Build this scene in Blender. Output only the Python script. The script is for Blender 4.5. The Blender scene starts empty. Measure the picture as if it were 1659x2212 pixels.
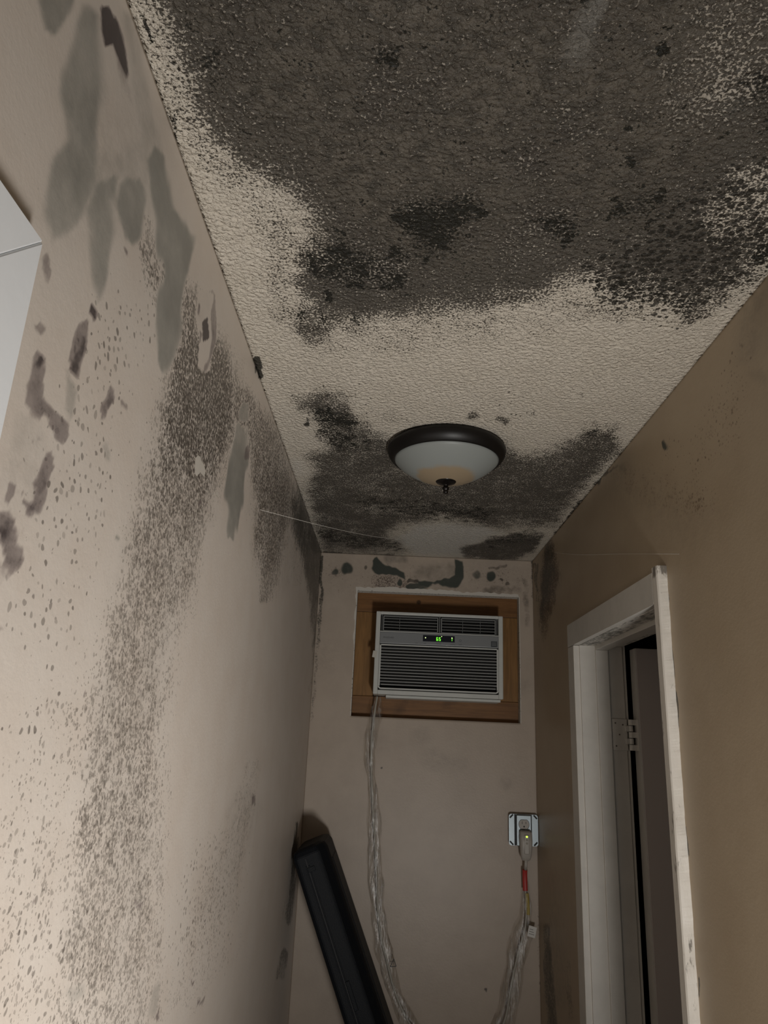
import bpy, bmesh, math, random
import numpy as np
from mathutils import Vector, Matrix

S = bpy.context.scene
COL = S.collection
random.seed(4)

# ------------------------------------------------------------------ camera
AX = np.array([0.99908436, 0.03971673, -0.01590682])     # world X in camera frame (right, down, forward)
AY = np.array([0.00335169, 0.29799571, 0.95456132])
AZ = np.array([0.04265222, -0.9537406, 0.29758974])
FPX, PX, PY = 1566.4, 829.5, 1106.0
CAM = np.array([0.0, 0.0, 1.755])
cd = bpy.data.cameras.new('camera'); cam = bpy.data.objects.new('camera', cd); COL.objects.link(cam)
cd.sensor_fit = 'HORIZONTAL'; cd.sensor_width = 36.0; cd.lens = FPX / 1659 * 36.0
cd.clip_start = 0.02
right = Vector((AX[0], AY[0], AZ[0])); up = Vector((-AX[1], -AY[1], -AZ[1])); back = Vector((-AX[2], -AY[2], -AZ[2]))
m = Matrix((right, up, back)).transposed().to_4x4(); m.translation = Vector(CAM)
cam.matrix_world = m
S.camera = cam

# ------------------------------------------------------------------ world, light, exposure
W = bpy.data.worlds.new('world'); S.world = W; W.use_nodes = True
W.node_tree.nodes['Background'].inputs[0].default_value = (0.5, 0.55, 0.6, 1)
W.node_tree.nodes['Background'].inputs[1].default_value = 0.02
S.view_settings.view_transform = 'Standard'; S.view_settings.look = 'None'
S.view_settings.gamma = 1.0; S.view_settings.exposure = 0.0; S.view_settings.use_curve_mapping = False

def area(name, loc, target, sx, sy, power, color):
    l = bpy.data.lights.new(name, 'AREA'); l.shape = 'RECTANGLE'; l.size = sx; l.size_y = sy
    l.energy = power; l.color = color; l.spread = math.radians(118)
    o = bpy.data.objects.new(name, l); COL.objects.link(o); o.location = loc
    o.rotation_euler = (Vector(target) - Vector(loc)).to_track_quat('-Z', 'Y').to_euler()
    return o
area('added_area_lamp', (0.38, 0.08, 0.96), (-0.20, 1.06, 1.76), 0.18, 0.24, 9.6, (1.0, 0.975, 0.94))  # unseen soft lamp added low on the right to shape the falloff

# ------------------------------------------------------------------ room numbers
XL, XR, YB, ZC = -0.2835, 0.539, 2.75, 2.4365
YR = -1.7                                                  # rear end of the corridor

# ------------------------------------------------------------------ node helpers
class NT:
    def __init__(s, mat):
        s.t = mat.node_tree; s.n = s.t.nodes; s.l = s.t.links
    def node(s, typ, **kw):
        n = s.n.new(typ)
        for k, v in kw.items(): setattr(n, k, v)
        return n
    def put(s, sock, v):
        if v is None: return
        if isinstance(v, bpy.types.NodeSocket): s.l.new(v, sock)
        else: sock.default_value = v
    def math(s, op, a, b=None, c=None, clamp=False):
        n = s.node('ShaderNodeMath', operation=op, use_clamp=clamp)
        s.put(n.inputs[0], a); s.put(n.inputs[1], b)
        if c is not None: s.put(n.inputs[2], c)
        return n.outputs[0]
    def mix(s, f, a, b, blend='MIX'):
        n = s.node('ShaderNodeMix', data_type='RGBA', blend_type=blend)
        s.put(n.inputs[0], f)
        s.put(n.inputs[6], a if isinstance(a, bpy.types.NodeSocket) else (*a, 1))
        s.put(n.inputs[7], b if isinstance(b, bpy.types.NodeSocket) else (*b, 1))
        return n.outputs[2]
    def ramp(s, v, lo, hi):
        n = s.node('ShaderNodeMapRange', interpolation_type='SMOOTHSTEP')
        s.put(n.inputs[0], v); s.put(n.inputs[1], lo); s.put(n.inputs[2], hi)
        return n.outputs[0]
    def noise(s, vec, scale, detail=2, rough=0.5, dist=0.0):
        n = s.node('ShaderNodeTexNoise'); s.put(n.inputs['Vector'], vec)
        n.inputs['Scale'].default_value = scale; n.inputs['Detail'].default_value = detail
        n.inputs['Roughness'].default_value = rough; n.inputs['Distortion'].default_value = dist
        return n.outputs[0], n.outputs[1]
    def attr(s, name):
        n = s.node('ShaderNodeAttribute', attribute_name=name); return n.outputs['Fac']

def mat(name, col, rough=0.6, metal=0.0, spec=0.5, bump=0.0, bscale=60.0, vary=0.0, emit=None, estr=0.0):
    m = bpy.data.materials.new(name); m.use_nodes = True
    k = NT(m); b = k.n['Principled BSDF']
    b.inputs['Base Color'].default_value = (*col, 1); b.inputs['Roughness'].default_value = rough
    b.inputs['Metallic'].default_value = metal; b.inputs['Specular IOR Level'].default_value = spec
    tc = k.node('ShaderNodeTexCoord').outputs['Object']
    if vary:
        f, _ = k.noise(tc, bscale * .4, 5, .6)
        dk = tuple(c * (1 - vary) for c in col)
        k.put(b.inputs['Base Color'], k.mix(k.ramp(f, .35, .7), col, dk))
    if bump:
        f, _ = k.noise(tc, bscale, 4, .6)
        bn = k.node('ShaderNodeBump'); bn.inputs['Strength'].default_value = bump; bn.inputs['Distance'].default_value = 0.002
        k.put(bn.inputs['Height'], f); k.put(b.inputs['Normal'], bn.outputs[0])
    if emit:
        b.inputs['Emission Color'].default_value = (*emit, 1); b.inputs['Emission Strength'].default_value = estr
    return m

# ------------------------------------------------------------------ object helpers
def link(o, parent=None):
    COL.objects.link(o)
    if parent is not None: o.parent = parent
    return o
def obj(name, bm, material, parent=None, smooth=False, loc=None):
    me = bpy.data.meshes.new(name)
    bmesh.ops.recalc_face_normals(bm, faces=bm.faces)
    bm.to_mesh(me); bm.free()
    if material: me.materials.append(material)
    if smooth:
        for p in me.polygons: p.use_smooth = True
    o = bpy.data.objects.new(name, me); link(o, parent)
    if loc is not None: o.location = loc
    return o
def thing(name, label, cat, loc=(0, 0, 0), group=None):
    o = bpy.data.objects.new(name, None); link(o); o.location = loc; o.empty_display_size = .05
    o['label'] = label; o['category'] = cat
    if group: o['group'] = group
    return o
def tag(o, label, cat, group=None):
    o['label'] = label; o['category'] = cat
    if group: o['group'] = group
    return o
def struct(o, label, cat):
    o['kind'] = 'structure'; o['label'] = label; o['category'] = cat
    return o
def box(bm, x0, x1, y0, y1, z0, z1, bev=0.0, seg=2):
    r = bmesh.ops.create_cube(bm, size=1.0)
    vs = r['verts']
    for v in vs:
        v.co = Vector((x0 + (v.co.x + .5) * (x1 - x0), y0 + (v.co.y + .5) * (y1 - y0), z0 + (v.co.z + .5) * (z1 - z0)))
    if bev > 0:
        es = list({e for v in vs for e in v.link_edges})
        bmesh.ops.bevel(bm, geom=es, offset=bev, segments=seg, profile=.5, affect='EDGES')
def nb(): return bmesh.new()
def lathe(bm, prof, seg=64, c=(0, 0, 0)):
    rings = []
    for r, z in prof:
        if r < 1e-6: rings.append([bm.verts.new((c[0], c[1], c[2] + z))])
        else: rings.append([bm.verts.new((c[0] + r * math.cos(2 * math.pi * i / seg), c[1] + r * math.sin(2 * math.pi * i / seg), c[2] + z)) for i in range(seg)])
    for a, b in zip(rings, rings[1:]):
        for i in range(seg):
            j = (i + 1) % seg
            if len(a) == 1 and len(b) == 1: continue
            if len(a) == 1: bm.faces.new((a[0], b[i], b[j]))
            elif len(b) == 1: bm.faces.new((a[i], b[0], a[j]))
            else: bm.faces.new((a[i], b[i], b[j], a[j]))
def catmull(pts, n=8):
    P = [Vector(p) for p in pts]; P = [P[0] * 2 - P[1]] + P + [P[-1] * 2 - P[-2]]
    out = []
    for i in range(1, len(P) - 2):
        for k in range(n):
            t = k / n; a, b, c, d = P[i - 1], P[i], P[i + 1], P[i + 2]
            out.append(.5 * ((2 * b) + (c - a) * t + (2 * a - 5 * b + 4 * c - d) * t * t + (3 * b - a - 3 * c + d) * t ** 3))
    out.append(P[-2]); return out
def tube(bm, pts, rad, seg=10, flat=1.0, rfun=None, capped=True):
    """tube in a (mostly XZ) path; flat squashes it along Y"""
    rings = []; n = len(pts)
    for i, p in enumerate(pts):
        t = (pts[min(i + 1, n - 1)] - pts[max(i - 1, 0)]).normalized()
        ref = Vector((0, 1, 0))
        if abs(t.dot(ref)) > .95: ref = Vector((0, 0, 1))
        s = t.cross(ref).normalized(); u = s.cross(t).normalized()
        ring = []
        for k in range(seg):
            a = 2 * math.pi * k / seg
            r = rad if rfun is None else rfun(i / (n - 1), a)
            ring.append(bm.verts.new(p + s * (r * math.cos(a)) + u * (r * flat * math.sin(a))))
        rings.append(ring)
    for a, b in zip(rings, rings[1:]):
        for k in range(seg):
            j = (k + 1) % seg
            bm.faces.new((a[k], b[k], b[j], a[j]))
    if capped:
        bm.faces.new(rings[0]); bm.faces.new(list(reversed(rings[-1])))
def text_mesh(name, s, size, material, parent, mtx, extrude=0.0002):
    c = bpy.data.curves.new(name, 'FONT'); c.body = s; c.size = size; c.extrude = extrude; c.align_x = 'CENTER'; c.align_y = 'CENTER'
    t = bpy.data.objects.new(name + '_tmp', c); COL.objects.link(t)
    bpy.context.view_layer.update()
    me = bpy.data.meshes.new_from_object(t.evaluated_get(bpy.context.evaluated_depsgraph_get()))
    bpy.data.objects.remove(t); me.transform(mtx); me.materials.clear(); me.materials.append(material)
    o = bpy.data.objects.new(name, me); link(o, parent); return o
# text facing -Y, upright
def facing(x, y, z): return Matrix.Translation((x, y, z)) @ Matrix.Rotation(math.pi / 2, 4, 'X')

# ------------------------------------------------------------------ mould fields on wall surfaces
def proj(P):
    d = P - CAM
    c = d[:, 0:1] * AX + d[:, 1:2] * AY + d[:, 2:3] * AZ
    w = np.maximum(c[:, 2], 0.05)
    q = np.stack([PX + FPX * c[:, 0] / w, PY + FPX * c[:, 1] / w], 1)
    q[c[:, 2] < .05] = -9999
    return q
def warp_q(P, q):
    rs = np.random.RandomState(7); o = np.zeros_like(q)
    for amp, fr in ((3.0, 28.0), (2.6, 70.0), (2.2, 160.0)):
        for _ in range(5):
            d = rs.normal(size=3); d /= np.linalg.norm(d); ph = rs.uniform(0, 6.28, 2); f = fr * rs.uniform(.7, 1.4)
            a = P @ d * f
            o += amp * .55 * np.stack([np.sin(a + ph[0]), np.sin(a * 1.13 + ph[1])], 1)
    dist = np.linalg.norm(P - CAM, axis=1, keepdims=True)
    return q + o * np.clip(1.3 / np.maximum(dist, .3), .3, 2.0)
def sstep(x): x = np.clip(x, 0, 1); return x * x * (3 - 2 * x)
def stroke(q, pts, soft=.5):
    """pts: (x, y, r, value) chain of tapered capsules; returns 0..value"""
    out = np.zeros(len(q))
    if len(pts) == 1: pts = [pts[0], (pts[0][0] + .01, *pts[0][1:])]
    for a, b in zip(pts, pts[1:]):
        A = np.array(a[:2], float); B = np.array(b[:2], float); d = B - A; L = max(d @ d, 1e-6)
        t = np.clip(((q - A) @ d) / L, 0, 1)
        dist = np.linalg.norm(q - (A + t[:, None] * d), axis=1)
        r = a[2] + (b[2] - a[2]) * t; v = a[3] + (b[3] - a[3]) * t
        out = np.maximum(out, v * sstep((r * (1 + soft) - dist) / (2 * soft * r)))
    return out
def poly(q, pts, soft, val=1.0):
    P = np.array(pts, float); n = len(P); inside = np.zeros(len(q), bool); dm = np.full(len(q), 1e9)
    for i in range(n):
        A, B = P[i], P[(i + 1) % n]; d = B - A
        t = np.clip(((q - A) @ d) / max(d @ d, 1e-6), 0, 1)
        dm = np.minimum(dm, np.linalg.norm(q - (A + t[:, None] * d), axis=1))
        c = ((A[1] > q[:, 1]) != (B[1] > q[:, 1]))
        with np.errstate(divide='ignore', invalid='ignore'):
            xi = A[0] + (q[:, 1] - A[1]) * d[0] / (d[1] if d[1] != 0 else 1e-9)
        inside ^= c & (q[:, 0] < xi)
    sd = np.where(inside, dm, -dm)
    return val * sstep(.5 + sd / (2 * soft))
def fields(q, spec):
    """spec: name -> list of ('s', pts, soft) / ('p', pts, soft, val) / ('-', ...) to subtract"""
    out = {}
    for name, items in spec.items():
        f = np.zeros(len(q))
        for it in items:
            if it[0] == 's': f = np.maximum(f, stroke(q, it[1], it[2]))
            elif it[0] == 'p': f = np.maximum(f, poly(q, it[1], it[2], it[3]))
            elif it[0] == '-s': f = f * (1 - stroke(q, it[1], it[2]))
            elif it[0] == '-p': f = f * (1 - poly(q, it[1], it[2], it[3]))
        out[name] = f
    return out
def surface(name, us, vs, fn, spec, material, hole=None, flip=False, thick=.1, hide=None):
    """grid over us x vs; fn(u, v) -> xyz; hole(u, v) of cell centre -> skip"""
    U, V = np.meshgrid(us, vs, indexing='ij'); P = fn(U.ravel(), V.ravel())
    nu, nv = len(us), len(vs)
    i, j = np.meshgrid(np.arange(nu - 1), np.arange(nv - 1), indexing='ij'); i = i.ravel(); j = j.ravel()
    if hole is not None:
        k = ~hole((us[i] + us[i + 1]) / 2, (vs[j] + vs[j + 1]) / 2); i, j = i[k], j[k]
    F = np.stack([i * nv + j, (i + 1) * nv + j, (i + 1) * nv + j + 1, i * nv + j + 1], 1)
    if flip: F = F[:, ::-1]
    me = bpy.data.meshes.new(name)
    me.vertices.add(len(P)); me.vertices.foreach_set('co', P.ravel())
    me.loops.add(F.size); me.loops.foreach_set('vertex_index', F.ravel())
    me.polygons.add(len(F)); me.polygons.foreach_set('loop_start', np.arange(len(F)) * 4); me.polygons.foreach_set('loop_total', np.full(len(F), 4))
    me.update(calc_edges=True); me.validate()
    q = warp_q(P, proj(P))
    for an, f in fields(q, spec).items():
        a = me.attributes.new(an, 'FLOAT', 'POINT')
        f = np.clip(f, 0, 1.5).astype(np.float32)
        a.data.foreach_set('value', f)
    me.materials.append(material)
    o = bpy.data.objects.new(name, me); link(o)
    md = o.modifiers.new('thickness', 'SOLIDIFY'); md.thickness = thick; md.offset = -1
    return o

def mould_mat(name, base, base2, axes, kind):
    """axes: which object axes span the surface, e.g. (1, 2)"""
    m = bpy.data.materials.new(name); m.use_nodes = True
    k = NT(m); b = k.n['Principled BSDF']
    tc = k.node('ShaderNodeTexCoord').outputs['Object']
    sp = k.node('ShaderNodeSeparateXYZ'); k.put(sp.inputs[0], tc)
    cb = k.node('ShaderNodeCombineXYZ'); k.put(cb.inputs[0], sp.outputs[axes[0]]); k.put(cb.inputs[1], sp.outputs[axes[1]])
    uv = cb.outputs[0]
    def warp(vec, scale, amt):
        _, c = k.noise(vec, scale, 2)
        s1 = k.node('ShaderNodeVectorMath', operation='SUBTRACT'); k.put(s1.inputs[0], c); s1.inputs[1].default_value = (.5, .5, .5)
        s2 = k.node('ShaderNodeVectorMath', operation='SCALE'); k.put(s2.inputs[0], s1.outputs[0]); s2.inputs['Scale'].default_value = amt
        s3 = k.node('ShaderNodeVectorMath', operation='ADD'); k.put(s3.inputs[0], vec); k.put(s3.inputs[1], s2.outputs[0])
        return s3.outputs[0]
    def dots(vec, scale, dens, rmax, soft=.12, gain=1.25):
        v = k.node('ShaderNodeTexVoronoi', voronoi_dimensions='2D'); k.put(v.inputs['Vector'], vec); v.inputs['Scale'].default_value = scale
        sc = k.node('ShaderNodeSeparateColor'); k.put(sc.inputs[0], v.outputs['Color'])
        rnd = sc.outputs[0]
        r = k.math('MULTIPLY', k.math('SUBTRACT', k.math('MULTIPLY', dens, gain), rnd), 1.6, clamp=True)
        r = k.math('MULTIPLY', k.math('POWER', r, .6), rmax)
        r = k.math('MULTIPLY', r, k.math('ADD', k.math('MULTIPLY', sc.outputs[1], .5), .6))
        d = k.math('SUBTRACT', r, v.outputs['Distance'])
        return k.ramp(d, 0.0, soft), sc.outputs[2]
    dens = k.attr('dens'); film = k.attr('film'); green = k.attr('green'); dark = k.attr('dark'); bare = k.attr('bare')
    n1, _ = k.noise(uv, 9, 4, .6); n2, _ = k.noise(uv, 38, 4, .65); n3, _ = k.noise(uv, 150, 3, .6)
    nn = k.math('SUBTRACT', k.math('ADD', k.math('MULTIPLY', n1, .5), k.math('MULTIPLY', n2, .5)), .5)
    col = k.mix(k.ramp(n1, .3, .75), base, base2)
    if kind == 'ceiling':
        v = k.node('ShaderNodeTexVoronoi', voronoi_dimensions='2D', feature='SMOOTH_F1'); k.put(v.inputs['Vector'], warp(uv, 60, .012)); v.inputs['Scale'].default_value = 125
        h0, _ = k.noise(warp(uv, 40, .008), 150, 3, .55)
        h = k.math('ADD', k.math('MULTIPLY', h0, .75), k.math('MULTIPLY', k.math('SUBTRACT', 1.0, v.outputs['Distance']), .25))
        hh = k.ramp(h, .38, .78)
        bare_h = hh
        # mould sits in the hollows first; pale bump tops also paint in caught light
        dn = k.math('ADD', dens, k.math('MULTIPLY', k.math('ADD', nn, k.math('MULTIPLY', k.math('SUBTRACT', n3, .5), .7)), k.math('MULTIPLY', k.ramp(dens, .0, .35), 1.5)))
        hf, _ = k.noise(uv, 270, 3, .6)
        key = k.math('ADD', k.math('MULTIPLY', hf, .62), k.math('MULTIPLY', h0, .38))
        thr = k.math('ADD', k.math('MULTIPLY', dn, .25), .345)
        sm = k.ramp(k.math('SUBTRACT', thr, key), -.015, .035)
        dm, rn = dots(warp(uv, 110, .006), 95, k.attr('spots'), .55, .1)
        flm = k.math('MULTIPLY', film, k.ramp(n2, .2, .6))
        col = k.mix(k.math('MULTIPLY', film, .66, clamp=True), col, k.mix(k.ramp(n2, .35, .65), (.175, .152, .125), (.11, .094, .077)))
        grime = k.mix(k.math('MULTIPLY', film, k.ramp(n1, .25, .6), clamp=True), (.024, .020, .016), k.mix(k.ramp(n2, .36, .62), (.030, .026, .020), (.100, .086, .068)))
        col = k.mix(k.math('MULTIPLY', sm, .90), col, grime)
        col = k.mix(k.math('MULTIPLY', dm, .9), col, (.02, .018, .014))
        pd = k.math('MULTIPLY', k.math('MULTIPLY', k.ramp(n2, .52, .66), dens), .55)
        dkn = k.math('ADD', k.math('ADD', dark, pd), k.math('MULTIPLY', nn, k.math('MULTIPLY', k.ramp(dark, .02, .25), 1.6)))
        dk = k.ramp(k.math('SUBTRACT', k.math('ADD', k.math('MULTIPLY', dkn, .26), .35), key), -.02, .05)
        col = k.mix(k.math('MULTIPLY', dk, .93), col, (.010, .010, .007))
        gn = k.ramp(k.math('ADD', green, k.math('MULTIPLY', nn, 1.2)), .2, .9)
        col = k.mix(k.math('MULTIPLY', k.math('MULTIPLY', gn, green), .7), col, (.20, .19, .17))
        col = k.mix(k.math('MULTIPLY', bare, .75), col, (.60, .58, .54))
        bn = k.node('ShaderNodeBump'); bn.inputs['Strength'].default_value = .95; bn.inputs['Distance'].default_value = .0042
        k.put(bn.inputs['Height'], k.math('ADD', bare_h, k.math('MULTIPLY', hf, .30))); k.put(b.inputs['Normal'], bn.outputs[0])
        b.inputs['Roughness'].default_value = .55; b.inputs['Specular IOR Level'].default_value = .35
    else:
        keep = k.math('SUBTRACT', 1.0, k.math('MULTIPLY', green, 1.1), clamp=True)
        dn = k.math('MULTIPLY', k.math('ADD', dens, k.math('MULTIPLY', nn, k.math('MULTIPLY', k.ramp(dens, .0, .35), 1.9))), keep)
        w = warp(uv, 70, .012)
        dA, rA = dots(w, 135, dn, .60)
        nv, _ = k.noise(warp(uv, 60, .01), 185, 2, .5)
        vm = k.math('MULTIPLY', k.ramp(k.math('SUBTRACT', k.math('ADD', k.math('MULTIPLY', dn, .17), .34), nv), -.01, .035), k.ramp(dn, .45, .7))
        dB, rB = dots(warp(uv, 160, .006), 230, k.math('MULTIPLY', dn, .85), .62)
        dC, rC = dots(warp(uv, 50, .012), 92, k.math('MULTIPLY', k.attr('spots'), keep), .34, .10)
        fl = k.math('MULTIPLY', film, k.ramp(k.math('ADD', n2, k.math('MULTIPLY', n3, .4)), .35, 1.0))
        col = k.mix(k.math('MULTIPLY', fl, .8, clamp=True), col, (.16, .135, .105))
        if kind == 'tan': dc1, dc2 = (.07, .038, .02), (.13, .085, .05)
        elif kind == 'back': dc1, dc2 = (.045, .026, .02), (.10, .075, .06)
        else: dc1, dc2 = (.055, .044, .035), (.155, .135, .113)
        col = k.mix(k.math('MULTIPLY', dB, .55), col, dc2)
        col = k.mix(k.math('MULTIPLY', dA, k.math('MULTIPLY', k.math('ADD', k.math('MULTIPLY', rA, .4), .55), k.math('ADD', k.math('MULTIPLY', k.ramp(dens, .55, .92), .5), .5))), col, k.mix(rA, dc1, dc2))
        tone = k.math('ADD', k.math('MULTIPLY', k.ramp(dens, .55, .92), .65), .35)
        col = k.mix(k.math('MULTIPLY', k.math('MULTIPLY', vm, .8), tone), col, dc1)
        col = k.mix(k.math('MULTIPLY', dC, k.math('ADD', k.math('MULTIPLY', rC, .45), .25)), col, dc1)
        # smooth grey-green growth with soft and hard edges
        gg = k.math('ADD', green, k.math('MULTIPLY', nn, k.math('MULTIPLY', k.ramp(green, 0, .3), .9)))
        g = k.ramp(gg, .08, 1.05)
        gcol = k.mix(k.ramp(n1, .35, .65), (.21, .212, .188), (.16, .165, .148)) if kind == 'left' else k.mix(n1, (.040, .052, .044), (.026, .034, .028))
        col = k.mix(k.math('MULTIPLY', g, .80 if kind == 'left' else .95), col, gcol)
        # purple-brown smudges
        dd = k.math('ADD', dark, k.math('MULTIPLY', nn, k.math('MULTIPLY', k.ramp(dark, 0, .3), 1.7)))
        d = k.ramp(dd, .25, .85); d2 = k.ramp(dd, .8, 1.2)
        col = k.mix(k.math('MULTIPLY', d, .72), col, (.17, .135, .13) if kind == 'left' else (.04, .033, .025))
        col = k.mix(k.math('MULTIPLY', d2, .85), col, (.035, .026, .028))
        bl = k.attr('black'); bb = k.ramp(k.math('ADD', bl, k.math('MULTIPLY', k.math('ADD', nn, k.math('MULTIPLY', k.math('SUBTRACT', n3, .5), .8)), k.math('MULTIPLY', k.ramp(bl, 0, .3), 1.5))), .3, .9)
        col = k.mix(k.math('MULTIPLY', bb, .85), col, (.016, .018, .013))
        col = k.mix(k.ramp(bare, .4, .6), col, (.58, .54, .48))
        bn = k.node('ShaderNodeBump'); bn.inputs['Strength'].default_value = .11; bn.inputs['Distance'].default_value = .002
        k.put(bn.inputs['Height'], k.math('ADD', n3, k.math('MULTIPLY', n2, 1.5))); k.put(b.inputs['Normal'], bn.outputs[0])
        b.inputs['Roughness'].default_value = .42; b.inputs['Specular IOR Level'].default_value = .4
    k.put(b.inputs['Base Color'], col)
    return m

# ---- stain maps (traced along the surfaces)
CEIL = {
 'dens': [
  ('p', [(250, -400), (2200, -400), (2200, 250), (1700, 560), (1640, 600), (1560, 655), (1490, 690), (1440, 660), (1400, 648), (1330, 655), (1290, 620), (1230, 622), (1180, 655), (1080, 668), (1000, 690), (900, 690), (830, 700), (770, 712), (690, 700), (640, 670), (620, 620), (640, 560), (665, 500), (640, 455), (570, 400), (500, 340), (440, 280), (390, 190), (350, 90), (320, 0)], 75, 1.05),
  ('-s', [(1640, 420, 60, .35), (1560, 480, 50, .35), (1650, 500, 60, .3)], .8),
  ('-s', [(1620, 20, 120, .25), (1500, 200, 90, .2)], .8),
  ('s', [(680, 700, 55, .75)], .6), ('s', [(770, 700, 45, .6)], .7),
  ('s', [(330, 60, 30, .5), (400, 230, 45, .5), (480, 340, 60, .5), (580, 440, 60, .5), (610, 560, 55, .5), (600, 650, 45, .45), (680, 730, 50, .42), (850, 722, 50, .45), (1000, 705, 50, .45), (1150, 680, 50, .45), (1290, 655, 45, .5), (1400, 670, 35, .5)], .7),
  ('s', [(1490, 685, 28, .7), (1560, 640, 25, .7)], .6),
  ('p', [(635, 855), (700, 838), (762, 858), (770, 900), (812, 925), (860, 950), (1060, 960), (1130, 975), (1190, 958), (1262, 928), (1330, 912), (1345, 945), (1343, 975), (1270, 1055), (1215, 1128), (1170, 1150), (1120, 1143), (1050, 1145), (960, 1128), (880, 1135), (845, 1155), (890, 1188), (800, 1200), (700, 1198), (680, 1160), (668, 1100), (655, 1060), (672, 1010), (655, 985), (700, 965), (690, 920), (650, 890)], 34, .92),
  ('p', [(985, 1185), (1060, 1160), (1110, 1150), (1180, 1155), (1150, 1195), (1110, 1212), (1000, 1207)], 9, .95),
  ('s', [(830, 900, 25, .45), (900, 915, 10, .4)], .9), ('s', [(1022, 895, 14, .75)], .6), ('s', [(1092, 910, 12, .85), (1080, 905, 9, .7)], .6), ('s', [(1155, 894, 9, .8)], .6), ('s', [(1255, 857, 5, .7)], .6),
  ('s', [(700, 1198, 6, .9), (745, 1202, 5, .9), (850, 1200, 4, .8)], .6),
 ],
 'film': [
  ('p', [(330, -300), (2100, -300), (2100, 250), (1560, 360), (1420, 470), (1200, 520), (1000, 570), (850, 600), (760, 560), (640, 400), (520, 290), (440, 190), (380, 60)], 90, 1.0),
  ('-s', [(1640, 330, 90, .5), (1600, 60, 120, .35)], .8),
  ('p', [(700, 960), (860, 975), (1100, 990), (1290, 960), (1290, 1020), (1200, 1130), (1060, 1135), (960, 1120), (840, 1130), (700, 1120), (672, 1060)], 30, .22),
  ('s', [(720, 1185, 14, .6), (860, 1180, 14, .6)], .7), ('s', [(1040, 1185, 14, .6), (1130, 1180, 18, .6)], .7)],
 'dark': [
  ('s', [(900, 480, 45, .95), (1000, 450, 40, .8)], .7), ('s', [(940, 500, 55, .8)], .8), ('s', [(720, 560, 50, .8), (850, 590, 45, .7)], .9),
  ('s', [(1210, 490, 35, .8)], .7), ('s', [(1340, 450, 30, .5), (1420, 440, 30, .5)], .8), ('s', [(855, 600, 18, 1.1)], .6), ('s', [(850, 548, 15, .9)], .6), ('s', [(712, 635, 14, 1.0)], .6), ('s', [(770, 693, 9, .9)], .6), ('s', [(645, 690, 11, .8)], .6), ('s', [(698, 692, 11, .9)], .6), ('s', [(918, 566, 10, 1.0)], .6), ('s', [(1042, 466, 9, 1.2)], .6),
  ('s', [(1435, 100, 17, 1.3)], .6), ('s', [(1355, 358, 10, 1.1)], .6), ('s', [(1352, 290, 10, .9)], .6), ('s', [(825, 118, 28, .7)], .7), ('s', [(1255, 0, 15, 1.0)], .6), ('s', [(1640, 200, 45, .6)], .8), ('s', [(450, 140, 30, .6)], .8), ('s', [(1480, 660, 20, .6), (1300, 620, 20, .5)], .7), ('s', [(1650, 545, 25, .8)], .6),
  ('s', [(665, 914, 7, 1.2)], .5), ('s', [(710, 882, 8, 1.1)], .5), ('s', [(690, 897, 16, .8), (755, 915, 12, .8)], .7), ('s', [(700, 940, 22, .7), (780, 960, 20, .6)], .8),
  ('s', [(690, 1150, 9, .9), (760, 1170, 14, .8), (860, 1182, 9, .7)], .7), ('s', [(1060, 1180, 12, .5), (1150, 1150, 12, .6)], .7), ('s', [(1040, 1110, 18, .6), (800, 1090, 20, .5)], .8), ('s', [(1290, 930, 18, .5)], .8), ('s', [(556, 775, 6, 2.2), (563, 812, 8, 2.2)], .4), ('s', [(1290, 1045, 5, .8), (1200, 1152, 4, .9)], .5),
  ('s', [(300, 20, 4, .8), (322, 100, 4, .8)], .5), ('s', [(372, 255, 4, .9), (385, 300, 4, .9)], .5)],
 'spots': [
  ('p', [(1520, 400), (1700, 330), (1750, 560), (1640, 600), (1500, 700), (1300, 650), (1250, 560), (1400, 480)], 50, .9),
  ('p', [(640, 700), (1660, 620), (1500, 780), (1340, 960), (1000, 900), (650, 850), (590, 760)], 40, .05),
  ('s', [(800, 880, 60, .25)], .8), ('s', [(1100, 890, 60, .2)], .8)],
 'green': [
  ('s', [(1290, 20, 28, .9), (1240, 110, 45, .7)], .8), ('s', [(1120, 370, 50, .4)], .8), ('s', [(1590, 230, 60, .5)], .8), ('s', [(880, 20, 40, .4)], .8), ('s', [(1600, 340, 50, .4)], .8)],
 'bare': [('p', [(855, 1165), (900, 1138), (960, 1130), (1040, 1140), (1085, 1150), (1040, 1165), (990, 1185), (1000, 1200), (900, 1198), (880, 1180)], 9, .95), ('s', [(640, 1010, 18, .35)], .7)],
}
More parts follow.
